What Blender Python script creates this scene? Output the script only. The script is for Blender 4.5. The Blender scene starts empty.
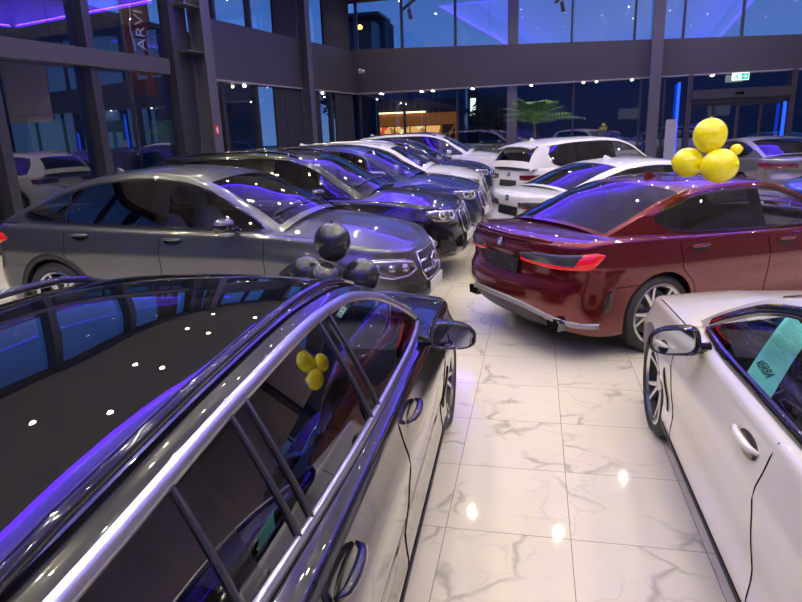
import bpy, math, random
import numpy as np
from mathutils import Vector, Matrix, Euler
R=math.radians; PI=math.pi
sc=bpy.context.scene; C=sc.collection
random.seed(7)

# ------------------------------------------------------------------ materials
MATS={}
def mat(name, col=(.5,.5,.5), rough=.5, metal=0., coat=0., coatr=.03, emit=None, es=1., spec=.5, **kw):
    if name in MATS: return MATS[name]
    m=bpy.data.materials.new(name); m.use_nodes=True
    b=m.node_tree.nodes['Principled BSDF']
    b.inputs['Base Color'].default_value=(*col,1); b.inputs['Roughness'].default_value=rough
    b.inputs['Metallic'].default_value=metal; b.inputs['Coat Weight'].default_value=coat
    b.inputs['Coat Roughness'].default_value=coatr; b.inputs['Specular IOR Level'].default_value=spec
    if emit:
        b.inputs['Emission Color'].default_value=(*emit,1); b.inputs['Emission Strength'].default_value=es
    MATS[name]=m; return m
def N(nt,t,**kw):
    n=nt.nodes.new(t)
    for k,v in kw.items(): setattr(n,k,v)
    return n
def paint(name,col,metal=.55,rough=.32,flake=True):
    if name in MATS: return MATS[name]
    m=mat(name,col,rough,metal,1.,.025)
    nt=m.node_tree; b=nt.nodes['Principled BSDF']
    b.inputs['Coat IOR'].default_value=1.55
    if flake:
        tc=N(nt,'ShaderNodeTexCoord'); v=N(nt,'ShaderNodeTexNoise'); v.inputs['Scale'].default_value=900
        r=N(nt,'ShaderNodeMapRange'); r.inputs['To Min'].default_value=rough-.06; r.inputs['To Max'].default_value=rough+.06
        nt.links.new(tc.outputs['Object'],v.inputs['Vector']); nt.links.new(v.outputs['Fac'],r.inputs['Value']); nt.links.new(r.outputs[0],b.inputs['Roughness'])
    return m
def glassmat(name,tint=(.1,.11,.12),f0=.08,dark=(.004,.005,.006),rough=.0,opaq=.0):
    if name in MATS: return MATS[name]
    m=bpy.data.materials.new(name); m.use_nodes=True; nt=m.node_tree; nt.nodes.clear(); L=nt.links.new
    o=N(nt,'ShaderNodeOutputMaterial'); t=N(nt,'ShaderNodeBsdfTransparent'); t.inputs[0].default_value=(*tint,1)
    g=N(nt,'ShaderNodeBsdfGlossy'); g.inputs['Roughness'].default_value=rough; g.inputs[0].default_value=(1,1,1,1)
    ge=N(nt,'ShaderNodeNewGeometry'); d=N(nt,'ShaderNodeVectorMath',operation='DOT_PRODUCT'); L(ge.outputs['Normal'],d.inputs[0]); L(ge.outputs['Incoming'],d.inputs[1])
    ab=N(nt,'ShaderNodeMath',operation='ABSOLUTE'); L(d.outputs['Value'],ab.inputs[0])
    om=N(nt,'ShaderNodeMath',operation='SUBTRACT'); om.inputs[0].default_value=1; L(ab.outputs[0],om.inputs[1])
    pw=N(nt,'ShaderNodeMath',operation='POWER'); L(om.outputs[0],pw.inputs[0]); pw.inputs[1].default_value=4.5
    f=N(nt,'ShaderNodeMath',operation='MULTIPLY_ADD'); L(pw.outputs[0],f.inputs[0]); f.inputs[1].default_value=1-f0; f.inputs[2].default_value=f0
    mx=N(nt,'ShaderNodeMixShader'); base=t.outputs[0]
    if opaq>0:
        df=N(nt,'ShaderNodeBsdfDiffuse'); df.inputs[0].default_value=(*dark,1)
        m2=N(nt,'ShaderNodeMixShader'); m2.inputs[0].default_value=opaq
        L(t.outputs[0],m2.inputs[1]); L(df.outputs[0],m2.inputs[2]); base=m2.outputs[0]
    L(f.outputs[0],mx.inputs[0]); L(base,mx.inputs[1]); L(g.outputs[0],mx.inputs[2]); L(mx.outputs[0],o.inputs[0])
    MATS[name]=m; return m

M_carglass=glassmat('tinted_car_glass',(.74,.77,.79),.10)
M_darkglass=glassmat('privacy_car_glass',(.07,.075,.08),.16)
M_pano=glassmat('panoramic_roof_glass',(.01,.01,.012),.20,opaq=.8)
M_black=mat('black_plastic',(.012,.012,.013),.45)
M_gloss=mat('gloss_black_trim',(.008,.008,.009),.08,coat=1)
M_seam=mat('panel_gap_shadow',(.004,.004,.004),.9,spec=.1)
M_rub=mat('tyre_rubber',(.02,.02,.021),.62)
M_alu=mat('alloy_silver',(.62,.63,.65),.22,.95)
M_aludk=mat('alloy_dark_grey',(.16,.16,.17),.25,.9)
M_barrel=mat('dark_rim_barrel',(.035,.035,.037),.4,.8)
M_steel=mat('brake_steel',(.20,.20,.21),.4,.9)
M_steel_=mat('brake_steel',(.35,.35,.36),.35,.9)
M_chrome=mat('chrome_trim',(.82,.82,.85),.12,1.)
M_satin=mat('satin_aluminium_trim',(.62,.62,.66),.28,1.)
M_diff=mat('satin_grey_bumper_trim',(.34,.33,.34),.38,.6)
M_redlens=mat('red_tail_lens',(.45,.004,.008),.1,coat=1,emit=(1,.02,.02),es=.22)
M_redoff=mat('unlit_red_lens',(.16,.004,.008),.1,coat=1)
M_reddk=mat('dark_red_lens',(.10,.004,.006),.08,coat=1)
M_smoke=mat('smoked_lens',(.05,.05,.055),.08,coat=1)
M_lens=mat('clear_headlight_lens',(.30,.31,.33),.10,.75,coat=1)
M_drl=mat('daytime_light_white',(.85,.86,.9),.15,.2,coat=1)
M_plate=mat('white_number_plate',(.75,.75,.75),.4)
M_plateb=mat('black_plate_holder',(.012,.012,.014),.3)
M_cab=mat('dark_cabin_trim',(.018,.018,.02),.7)
M_seat=mat('black_leather',(.022,.022,.024),.45)
M_seatg=mat('grey_leather',(.16,.16,.165),.5)
M_mirror=mat('mirror_glass',(.85,.87,.9),.02,1.)
M_blue=mat('badge_blue',(.02,.12,.5),.2,coat=1)
M_white=mat('badge_white',(.8,.8,.8),.2,coat=1)

# ------------------------------------------------------------------ mesh helpers
class MB:
    def __init__(s): s.v=[]; s.f=[]; s.n=None
    def add(s,vs,fs):
        o=len(s.v); s.v+= [tuple(p) for p in vs]; s.f+=[tuple(i+o for i in f) for f in fs]
    def grid(s,rows,flip=False,close=False):
        nr=len(rows); nc=len(rows[0]); vs=[p for r in rows for p in r]; fs=[]
        for i in range(nr-1):
            for j in range(nc if close else nc-1):
                a=i*nc+j; b=i*nc+(j+1)%nc; c=(i+1)*nc+(j+1)%nc; d=(i+1)*nc+j
                fs.append((a,d,c,b) if flip else (a,b,c,d))
        s.add(vs,fs)
    def box(s,c,size,rot=None,bev=0):
        x,y,z=[k/2 for k in size]
        vs=[Vector((i*x,j*y,k*z)) for i in(-1,1) for j in(-1,1) for k in(-1,1)]
        if rot is not None: vs=[rot@v for v in vs]
        vs=[v+Vector(c) for v in vs]
        s.add(vs,[(0,1,3,2),(4,6,7,5),(0,4,5,1),(2,3,7,6),(0,2,6,4),(1,5,7,3)])
    def beam(s,a,b,w,h,up=(0,0,1)):
        a=Vector(a);b=Vector(b);d=(b-a).normalized(); u=Vector(up); r=d.cross(u)
        r=r.normalized() if r.length>1e-4 else Vector((1,0,0)); u=r.cross(d)
        vs=[p+r*i*w/2+u*j*h/2 for p in(a,b) for i,j in((-1,-1),(1,-1),(1,1),(-1,1))]
        s.add(vs,[(0,1,5,4),(1,2,6,5),(2,3,7,6),(3,0,4,7),(0,3,2,1),(4,5,6,7)])
    def tube(s,pts,r,n=8,cap=True,closed=False):
        P=[Vector(p) for p in pts]; m=len(P); rings=[]; ref=None
        for i,p in enumerate(P):
            if closed: t=P[(i+1)%m]-P[i-1]
            else: t=P[min(i+1,m-1)]-P[max(i-1,0)]
            if t.length<1e-9: t=Vector((1,0,0))
            t.normalize()
            if ref is None:
                ref=t.orthogonal().normalized()
            ref=(ref-t*ref.dot(t)); ref=ref.normalized() if ref.length>1e-6 else t.orthogonal().normalized()
            q=t.cross(ref); rr=r[i] if isinstance(r,(list,tuple)) else r
            rings.append([p+(ref*math.cos(2*PI*k/n)+q*math.sin(2*PI*k/n))*rr for k in range(n)])
        if closed: rings.append(rings[0])
        o=len(s.v); s.grid(rings,close=True)
        if cap and not closed:
            s.f.append(tuple(o+k for k in range(n))[::-1]); s.f.append(tuple(o+(m-1)*n+k for k in range(n)))
    def lathe(s,prof,n=40,axis='y',c=(0,0,0)):
        rows=[]
        for k in range(n):
            a=2*PI*k/n; row=[]
            for r,h in prof:
                if axis=='y': p=(c[0]+r*math.cos(a),c[1]+h,c[2]+r*math.sin(a))
                else: p=(c[0]+r*math.cos(a),c[1]+r*math.sin(a),c[2]+h)
                row.append(p)
            rows.append(row)
        rows.append(rows[0]); s.grid(rows)
    def ell(s,c,rad,nu=20,nv=12,pw=1.,rot=None):
        rows=[]
        f=lambda t:math.copysign(abs(t)**pw,t)
        for i in range(nv+1):
            th=PI*i/nv-PI/2; row=[]
            for k in range(nu):
                a=2*PI*k/nu
                p=Vector((rad[0]*f(math.cos(th))*f(math.cos(a)),rad[1]*f(math.cos(th))*f(math.sin(a)),rad[2]*f(math.sin(th))))
                if rot is not None: p=rot@p
                row.append(p+Vector(c))
            rows.append(row)
        s.grid(rows,close=True)
    def build(s,name,m,parent=None,smooth=True,normals=None,angle=None):
        me=bpy.data.meshes.new(name); me.from_pydata([tuple(v) for v in s.v],[],s.f); me.update()
        me.materials.append(m)
        if smooth:
            me.polygons.foreach_set('use_smooth',[True]*len(me.polygons))
            if normals is not None:
                me.normals_split_custom_set_from_vertices(normals)
            elif angle is not None:
                me.set_sharp_from_angle(angle=R(angle))
        o=bpy.data.objects.new(name,me); C.objects.link(o)
        if parent is not None: o.parent=parent
        return o
def tag(o,label=None,cat=None,group=None,kind=None):
    if label: o['label']=label
    if cat: o['category']=cat
    if group: o['group']=group
    if kind: o['kind']=kind
    return o
def empty(name,label,cat,loc=(0,0,0),rz=0,group=None):
    o=bpy.data.objects.new(name,None); C.objects.link(o); o.location=loc; o.rotation_euler=(0,0,rz); o.empty_display_size=.2
    return tag(o,label,cat,group)
def struct(o): o['kind']='structure'; return o
def part_from(name,data,m,parent,smooth=True):
    o=bpy.data.objects.new(name,data); C.objects.link(o); o.parent=parent; return o
def bevel(o,w=.01,seg=2):
    b=o.modifiers.new('bevel','BEVEL'); b.width=w; b.segments=seg; b.limit_method='ANGLE'; b.angle_limit=R(40); return o
def text_mesh(txt,size,m,name,parent,mtx,ext=.002):
    cu=bpy.data.curves.new(name,'FONT'); cu.body=txt; cu.size=size; cu.extrude=ext; cu.align_x='CENTER'; cu.align_y='CENTER'
    t=bpy.data.objects.new(name+'_tmp',cu); C.objects.link(t)
    dg=bpy.context.evaluated_depsgraph_get(); me=bpy.data.meshes.new_from_object(t.evaluated_get(dg))
    bpy.data.objects.remove(t); me.materials.clear(); me.materials.append(m); me.transform(mtx)
    o=bpy.data.objects.new(name,me); C.objects.link(o); o.parent=parent; return o

def pchip(pts):
    pts=sorted(pts); x=np.array([p[0] for p in pts],float); y=np.array([p[1] for p in pts],float)
    h=np.diff(x); d=np.diff(y)/h; m=np.zeros(len(x))
    for i in range(1,len(x)-1):
        if d[i-1]*d[i]>0:
            w1=2*h[i]+h[i-1]; w2=h[i]+2*h[i-1]; m[i]=(w1+w2)/(w1/d[i-1]+w2/d[i])
    m[0]=d[0]; m[-1]=d[-1]
    def f(t):
        if t<=x[0]: return float(y[0])
        if t>=x[-1]: return float(y[-1])
        i=int(np.searchsorted(x,t,side='right')-1); i=min(i,len(h)-1)
        s=(t-x[i])/h[i]; a=(1+2*s)*(1-s)**2; b=s*(1-s)**2; c=s*s*(3-2*s); e=s*s*(s-1)
        return float(a*y[i]+b*h[i]*m[i]+c*y[i+1]+e*h[i]*m[i+1])
    return f

# ------------------------------------------------------------------ wheels
WH={}
def wheel_meshes(r,rr,w,style):
    k=(r,rr,w,style)
    if k in WH: return WH[k]
    t=MB(); h=w/2
    t.lathe([(rr-.01,h*.80),(rr+.012,h*.93),(rr+(r-rr)*.5,h*1.02),(r-.022,h*.92),(r-.006,h*.80),(r,h*.6),(r,h*.34),(r-.008,h*.33),(r-.008,h*.27),(r,h*.26),(r,h*.05),(r-.008,h*.04),(r-.008,-h*.04),(r,-h*.05),(r,-h*.26),(r-.008,-h*.27),(r-.008,-h*.33),(r,-h*.34),(r,-h*.6),(r-.006,-h*.8),(r-.022,-h*.92),(rr+(r-rr)*.5,-h*1.02),(rr+.012,-h*.93),(rr-.01,-h*.8)],56)
    a=MB(); bl=MB()
    a.lathe([(rr-.012,h*.62),(rr+.004,h*.90),(rr-.012,h*.93),(rr-.028,h*.80)],56); bl.lathe([(rr-.028,h*.80),(rr-.04,h*.3),(rr-.05,-h*.85)],56)
    ns={'five_double':10,'multi':14,'five':5,'y':10}[style]
    for i in range(ns):
        if style in('five_double','y'):
            base=2*PI*(i//2)/5; sgn=1 if i%2 else -1
            a0=base+sgn*.10; a1=base+sgn*(.235 if style=='y' else .20); wa,wb=.022,.017
        elif style=='five': a0=a1=2*PI*i/5; wa,wb=.045,.05
        else: a0=a1=2*PI*i/ns; wa,wb=.014,.012
        rows=[]
        for q in range(6):
            f=q/5; rad=.045+(rr-.012-.045)*f; an=a0+(a1-a0)*f**1.2; ww=wa+(wb-wa)*f; dep=h*(.62+.2*math.sin(f*PI/2)*1.2)-.012*math.sin(f*PI)
            cx,cz=math.cos(an),math.sin(an); tx,tz=-cz,cx
            rows.append([(rad*cx+tx*s*ww,dep-dd,rad*cz+tz*s*ww) for s,dd in((-1,.030),(-.75,.004),(0,0),(.75,.004),(1,.030))])
        a.grid(rows); 
    a.lathe([(0,h*.72),(.03,h*.73),(.06,h*.68),(.068,h*.5),(.068,0)],24)
    d=MB(); d.lathe([(.07,.012),(rr*.74,.012),(rr*.74,-.012),(.07,-.012)],40)
    d.box((-rr*.60,.0,.02),(.09,.09,.20))
    out=[]
    for mb,nm in((t,'tyre'),(a,'rim'),(d,'brake_disc'),(bl,'rim_barrel')):
        me=bpy.data.meshes.new(nm); me.from_pydata(mb.v,[],mb.f); me.update(); me.polygons.foreach_set('use_smooth',[True]*len(me.polygons)); me.set_sharp_from_angle(angle=R(42)); out.append(me)
    WH[k]=out; return out

# ------------------------------------------------------------------ the car generator (local x = forward, y = left, z = up)
class Car:
    def __init__(s,name,label,loc,rot,sp,pm,detail=2,cat='car',group=None,scale=1.):
        s.sp=sp; s.pm=pm; s.det=detail
        s.root=empty(name,label,cat,(loc[0],loc[1],loc[2] if len(loc)>2 else 0),R(rot),group); s.root.scale=(scale,)*3
        g=sp.get
        s.H=sp['L']/2; s.W=sp['W']
        s.zrf=pchip(sp['zr']); s.z0f=pchip(sp.get('z0',[(-s.H,.27),(-s.H+.7,.20),(s.H-.8,.19),(s.H,.20)]))
        s.prof=pchip(g('prof',[(0,.945),(.08,.975),(.2,.985),(.45,.988),(.66,.994),(.77,1.0),(.80,.997),(.9,.974),(1.,.955)]))
        s.xfp=pchip([(v,s.H-d) for v,d in g('front',[(0,.10),(.12,.03),(.3,.0),(.55,.01),(.75,.04),(.9,.075),(1,.10)])])
        s.xrp=pchip([(v,-s.H+d) for v,d in g('rear',[(0,.16),(.15,.05),(.35,.0),(.5,.01),(.56,.05),(.75,.06),(.92,.045),(1,.06)])])
        s.af=g('af',.62); s.ar=g('ar',.50); s.nf=g('nf',2.3); s.nr=g('nr',2.6); s.r=g('rr',.05)
        s.ax=sp['axles']; s.rw=sp['rw']; s.Ra=s.rw+g('gap',.035)
        s.build()
    # --- lower body surface
    def taper(s,x): return 1-.045*(abs(x)/s.H)**3
    def w(s,x,v):
        b=s.W*s.prof(v)*s.taper(x)
        for a in s.ax: b+=.014*math.exp(-((x-a)/.42)**2)*math.exp(-((v-.62)/.28)**2)
        return b-.018*math.exp(-((v-.32)/.15)**2)*(1 if abs(x)<1.1 else max(0,1-(abs(x)-1.1)/.4))
    def zrow(s,x,v): z0=s.z0f(x); return z0+(s.zrf(x)-s.r-z0)*v
    def vz(s,x,z): z0=s.z0f(x); return (z-z0)/(s.zrf(x)-s.r-z0)
    def Y(s,x,z):
        v=s.vz(x,z)
        if v<=1: return s.w(x,max(v,0))
        q=min((z-(s.zrf(x)-s.r))/s.r,1); return s.w(x,1)-s.r*(1-math.sqrt(max(0,1-q*q)))
    def col(s,c):  # c: ('s',x) ('f',theta) ('r',theta) -> function of (v,inset,dz)
        rows=[]
        for v,ins,dz in s.rows:
            if c[0]=='s': x=c[1]; y=s.w(x,v)-ins; xn=x
            else:
                fr=c[0]=='f'; xc=(s.H-s.af) if fr else (-s.H+s.ar)
                e=(s.xfp(v) if fr else s.xrp(v)); a=abs(e-xc)-ins; ww=s.w(xc,v)-ins; n=s.nf if fr else s.nr
                sn,cs=math.sin(c[1]),math.cos(c[1])
                sx=max(sn,0)**(2/n); y=ww*max(cs,0)**(2/n) if cs>1e-6 else 0.
                x=xc+a*sx if fr else xc-a*sx
                e1=s.xfp(1) if fr else s.xrp(1); xn=xc+(e1-xc)*sx
            z=s.zrow(xn,v)+dz
            rows.append((x,y,z))
        return rows
    def build(s):
        sp=s.sp; H=s.H; det=s.det
        nv={2:17,1:11,0:9}[det]
        s.rows=[(i/nv,0,0) for i in range(nv+1)]
        if det==2: s.rows=[(v,a,b) for v,a,b in s.rows]
        nr=4 if det else 3
        for k in range(1,nr+1):
            a=PI/2*k/nr; s.rows.append((1,s.r*(1-math.cos(a)),s.r*math.sin(a)))
        xf0,xr0=H-s.af,-H+s.ar
        dx={2:.045,1:.07,0:.10}[det]
        n=int((xf0-xr0)/dx); xs=list(np.linspace(xr0,xf0,n))
        snaps=[sp['seams'][0],sp['seams'][1],sp['seams'][2]]
        for q in snaps:
            i=min(range(1,len(xs)-1),key=lambda i:abs(xs[i]-q)); xs[i]=q
        nc={2:16,1:12,0:9}[det]
        cols=[('r',PI/2*(1-i/nc)) for i in range(nc)]+[('s',x) for x in xs]+[('f',PI/2*(i/nc)) for i in range(1,nc+1)]
        s.cols=cols; P=[s.col(c) for c in cols]; s.P=P; s.nc=nc
        s.axz=s.rw
        NCOL=len(cols); NR=len(s.rows)
        # arches
        Ra=s.Ra; P=[[list(p) for p in c] for c in P]
        ind=lambda p:any((p[0]-a)**2+(p[2]-s.axz)**2<Ra*Ra for a in s.ax)
        keep={}
        for i in range(NCOL-1):
            for j in range(NR-1):
                q=[P[i][j],P[i+1][j],P[i+1][j+1],P[i][j+1]]
                cen=[sum(p[k] for p in q)/4 for k in range(3)]
                keep[i,j]=not ind(cen) or cols[i][0]=='x'
        for i in range(NCOL):
            for j in range(NR):
                p=P[i][j]
                for a in s.ax:
                    d=math.hypot(p[0]-a,p[2]-s.axz)
                    used=any(keep.get((i+di,j+dj),False) for di in(-1,0) for dj in(-1,0))
                    lost=any(not keep.get((i+di,j+dj),True) for di in(-1,0) for dj in(-1,0))
                    if used and lost and d<Ra*1.3:
                        nx=a+(p[0]-a)*Ra/d; nz=s.axz+(p[2]-s.axz)*Ra/d
                        zz=s.z0f(nx)
                        if nz<zz: nz=zz; nx=a+math.copysign(math.sqrt(max(Ra*Ra-(nz-s.axz)**2,0)),p[0]-a)
                        yo=s.Y(min(max(p[0],xr0),xf0),min(p[2],s.zrf(p[0])))
                        if xr0<=p[0]<=xf0 and xr0<=nx<=xf0:
                            p[1]=s.Y(nx,nz)
                        p[0],p[2]=nx,nz
        # regions
        A,B,Cc=sp['seams']  # x of front door front edge, B seam, rear door rear edge
        zbf,zbr=sp.get('zbump',(.62,.62)); qboot=sp.get('qboot',.62)
        verts=[];idx={}
        def V(i,j,m):
            k=(i,j,m)
            if abs(P[i][j][1])<1e-6: k=(i,j,1)
            if k not in idx: idx[k]=len(verts); p=P[i][j]; verts.append((p[0],p[1]*m,p[2]))
            return idx[k]
        parts={}
        def addf(nm,f): parts.setdefault(nm,[]).append(f)
        for i in range(NCOL-1):
            for j in range(NR-1):
                if not keep[i,j]: continue
                q=[P[i][j],P[i+1][j],P[i+1][j+1],P[i][j+1]]; cx,cy,cz=[sum(p[k] for p in q)/4 for k in range(3)]
                v=(s.rows[j][0]+s.rows[j+1][0])/2
                nm='body'
                da=min(math.hypot(cx-a,cz-s.axz) for a in s.ax)
                if v>.10 and da>Ra+.04:
                    if B<cx<A: nm='doorF'
                    elif Cc<cx<B: nm='doorR'
                if cx>s.ax[0]+Ra*.8 and cz<zbf: nm='bumperF'
                if cx<s.ax[1]-Ra*.8 and cz<zbr: nm='bumperR'
                if cx<-H+.35 and cz>=zbr and cy<qboot: nm='boot'
                for m in(1,-1):
                    f=[V(i,j,m),V(i+1,j,m),V(i+1,j+1,m),V(i,j+1,m)]
                    if m==1: f=f[::-1]
                    f=tuple(dict.fromkeys(f))
                    if len(f)>2: addf(nm+(('L' if m==1 else 'R') if nm.startswith('door') else ''),f)
        # greenhouse curve
        G=sp['G']; gz=pchip(G); s.gz=gz; xa,xcb=G[0][0],G[-1][0]; s.xa=xa; s.xcb=xcb
        gx=sorted(set([round(x,4) for x in np.linspace(xcb,xa,{2:64,1:44,0:30}[det])]))
        for p in sp['pillars']:
            for q in p:
                i=min(range(1,len(gx)-1),key=lambda i:abs(gx[i]-q)); gx[i]=q
        for q in(sp['ws_top'],sp['rw_top']):
            i=min(range(1,len(gx)-1),key=lambda i:abs(gx[i]-q)); gx[i]=q
        gx=sorted(set(gx)); s.gx=gx
        tum=sp.get('tum',.34); gt=sp.get('ght',.06); gx1=sp.get('ghx',-.6)
        def yb(x): 
            k=max(0,(gx1-x)/(gx1-xcb)) if x<gx1 else 0
            kf=max(0,(x-.3)/(xa-.3)) if x>.3 else 0
            return s.w(x,1)-s.r-.004-gt*k**1.6-.05*kf**2
        def yg(x): 
            d=max(gz(x)-s.zrf(x),0); return yb(x)-tum*d-.02*(1 if d>.25 else d/.25)
        def gy(x,z):
            zb=s.zrf(x)-.006; zt=max(gz(x),zb+.004); f=min(max((z-zb)/(zt-zb),0),1); return yb(x)-(yb(x)-yg(x))*f**1.18
        s.yb,s.yg,s.gy=yb,yg,gy
        # hood + deck strips
        xs_c=min(.12,.2); xcowl=xa-.10; xdeck=xcb+.10
        nS=16 if det==2 else 10
        zc=sp.get('crown',.075)
        def strip_rows(i,crown):
            p=P[i][NR-1]; row=[]
            for k in range(nS+1):
                t=1-2*k/nS
                z=p[2]+crown*(1-abs(t)**2.2)+(sp.get('dome',.010)*crown/.075*math.exp(-((abs(t)-.52)/.10)**2) if p[0]>0 else 0)
                row.append((p[0],p[1]*t,z))
            return row
        def topfill(iset,nm,crownf):
            prev=None
            for i in iset:
                row=strip_rows(i,crownf(P[i][NR-1][0])); ids=[]
                for k,pt in enumerate(row):
                    if k==0: ids.append(V(i,NR-1,1))
                    elif k==nS: ids.append(V(i,NR-1,-1))
                    else: verts.append(pt); ids.append(len(verts)-1)
                if prev:
                    for k in range(nS):
                        f=(prev[k],prev[k+1],ids[k+1],ids[k]); f=tuple(dict.fromkeys(f))
                        if len(f)>2: addf(nm if 1<=k<nS-1 or nm!='bonnet' else 'bonnet',f)
                prev=ids
        fi=[i for i in range(NCOL) if P[i][NR-1][0]>xcowl and i>NCOL//2]
        if fi: topfill([fi[0]-1]+fi,'bonnet',lambda x:zc*min(1,max(0,(s.xfp(1)-x)/.85))**.6)
        ri=[i for i in range(NCOL) if P[i][NR-1][0]<xdeck and i<NCOL//2]
        if ri: topfill(ri+[ri[-1]+1],'boot',lambda x:sp.get('rcrown',.03)*min(1,max(0,(x-s.xrp(1))/.3))**.6)
        # shoulder strip between rim and greenhouse
        for i in range(NCOL-1):
            x0,x1=P[i][NR-1][0],P[i+1][NR-1][0]
            if cols[i][0]=='s' and cols[i+1][0]=='s' and x0>=xdeck-.15 and x1<=xcowl+.15:
                for m in(1,-1):
                    e=[]
                    for k in(i,i+1):
                        x=P[k][NR-1][0]; xx=min(max(x,xcb),xa); verts.append((x,m*(yb(xx)-.012),s.zrf(x)+.002)); e.append(len(verts)-1)
                    f=(V(i,NR-1,m),V(i+1,NR-1,m),e[1],e[0]); addf('body',f if m==-1 else f[::-1])
        # greenhouse sides
        DL=sp['dlo']; fo=sp.get('frame',.05); zbo=pchip(DL)
        def zlo(x): return s.zrf(x)+zbo(x)
        def zhi(x):
            sl=(gz(x+.02)-gz(x-.02))/.04; return gz(x)-fo*math.sqrt(1+min(sl*sl,1.6))
        s.zlo,s.zhi=zlo,zhi
        xdr,xdf=DL[0][0],DL[-1][0]
        nm_rows=4 if det else 2
        glass={}
        colG=[]
        for x in gx:
            zb=s.zrf(x)-.006; zg=max(gz(x),zb+.004); a,b=zlo(x),zhi(x); ok=(xdr-1e-6<=x<=xdf+1e-6) and b-a>.012
            if not ok: m_=min(max((a+b)/2,zb+.002),zg-.002); a=b=m_
            zs=[zb]+[a+(b-a)*k/nm_rows for k in range(nm_rows+1)]+[zg]
            colG.append((x,ok,zs))
        def pil(x):
            for p,q in sp['pillars']:
                if p-1e-5<x<q+1e-5: return True
            return False
        segs=[]  # window index by x
        edges=[xdr]+[0.5*(p+q) for p,q in sorted(sp['pillars'])]+[xdf+.001]
        gid={}
        for ci in range(len(gx)-1):
            xm=(gx[ci]+gx[ci+1])/2
            (xa_,oka,za),(xb_,okb,zb_)=colG[ci],colG[ci+1]
            for m in(1,-1):
                for j in range(len(za)-1):
                    pts=[(xa_,za[j]),(xb_,zb_[j]),(xb_,zb_[j+1]),(xa_,za[j+1])]
                    isg=(oka or okb) and 1<=j<=nm_rows and xdr<=xm<=xdf
                    ids=[]
                    if isg:
                        w_=sum(1 for e in edges[1:-1] if xm>e); nm=('pillar',m,sum(1 for p,q in sp['pillars'] if xm>p)) if pil(xm) else ('win',m,w_)
                        D=glass.setdefault(nm,([],[],{}))
                        for (x,z) in pts:
                            k=(round(x,5),round(z,5))
                            if k not in D[2]: D[2][k]=len(D[0]); D[0].append((x,m*(gy(x,z)-.004),z))
                            ids.append(D[2][k])
                        f=tuple(dict.fromkeys(ids)); f=f if m==-1 else f[::-1]
                        if len(f)>2: D[1].append(f)
                    else:
                        for (x,z) in pts:
                            k=('g',round(x,5),round(z,5),m)
                            if k not in idx: idx[k]=len(verts); verts.append((x,m*gy(x,z),z))
                            ids.append(idx[k])
                        f=tuple(dict.fromkeys(ids)); f=f if m==-1 else f[::-1]
                        if len(f)>2: addf('body',f)
        # greenhouse top
        bu=pchip(sp.get('bulge',[(xcb,.06),(sp['rw_top'],.05),(0,.045),(sp['ws_top'],.05),(xa,.13)]))
        rows=[]; mS=20 if det==2 else 14
        for i,x in enumerate(gx):
            a=gx[max(i-1,0)]; b=gx[min(i+1,len(gx)-1)]; tx,tz=b-a,gz(b)-gz(a); l=math.hypot(tx,tz); nx,nz=-tz/l,tx/l
            zg=max(gz(x),s.zrf(x)-.002); row=[]
            for k in range(mS+1):
                t=1-2*k/mS; t=math.copysign(1-(1-abs(t))**1.15,t); d=bu(x)*(1-abs(t)**2.6)
                row.append((x+nx*d,yg(x)*t,zg+nz*d))
            rows.append(row)
        s.toprows=rows
        pano=sp.get('pano'); tg={}
        for i in range(len(gx)-1):
            xm=(gx[i]+gx[i+1])/2
            for k in range(mS):
                t=abs(1-2*(k+.5)/mS); nm='roof'
                if xm>sp['ws_top'] and t<.92 and i<len(gx)-2: nm='windscreen'
                elif xm<sp['rw_top'] and t<(sp.get('rwt',.88)) and i>=1: nm='back_window'
                elif pano and pano[0]<xm<pano[1] and t<pano[2]: nm='sunroof'
                elif xm>sp['ws_top'] or xm<sp['rw_top']: nm='body'
                pts=[(i,k),(i+1,k),(i+1,k+1),(i,k+1)]; ids=[]
                if nm in('windscreen','back_window','sunroof'):
                    D=tg.setdefault(nm,([],[],{}))
                    for p in pts:
                        if p not in D[2]: D[2][p]=len(D[0]); q=rows[p[0]][p[1]]; D[0].append((q[0],q[1],q[2]-.002))
                        ids.append(D[2][p])
                    D[1].append(tuple(ids[::-1]))
                else:
                    for p in pts:
                        q=rows[p[0]][p[1]]
                        if p[1]==0: key=('g',round(gx[p[0]],5),round(max(gz(gx[p[0]]),s.zrf(gx[p[0]])-.002),5),1)
                        elif p[1]==mS: key=('g',round(gx[p[0]],5),round(max(gz(gx[p[0]]),s.zrf(gx[p[0]])-.002),5),-1)
                        else: key=('t',)+p
                        if key not in idx: idx[key]=len(verts); verts.append(q)
                        ids.append(idx[key])
                    addf(nm,tuple(ids[::-1]))
        # arch return flange
        nA=28
        for a in s.ax:
            ang=[]
            for k in range(nA+1):
                th=-.35+(PI+.7)*k/nA; x=a+Ra*math.cos(th); z=s.axz+Ra*math.sin(th)
                if z>=s.z0f(x)-.001: ang.append((x,z))
            for m in(1,-1):
                o=len(verts)
                for (x,z) in ang:
                    y=s.surfside(x,z)
                    verts.append((x,m*y,z)); verts.append((x,m*(y-.06),z))
                for k in range(len(ang)-1):
                    f=(o+2*k,o+2*k+1,o+2*k+3,o+2*k+2); addf('body',f if m==1 else f[::-1])
        # normals
        va=np.array(verts); vn=np.zeros_like(va)
        for fs in parts.values():
            for f in fs:
                p0,p1,p2=va[f[0]],va[f[1]],va[f[2]]; nn=np.cross(p1-p0,p2-p0)
                if len(f)==4: nn=nn+np.cross(p2-p0,va[f[3]]-p0)
                for i in f: vn[i]+=nn
        vn/=np.maximum(np.linalg.norm(vn,axis=1,keepdims=True),1e-9)
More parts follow.
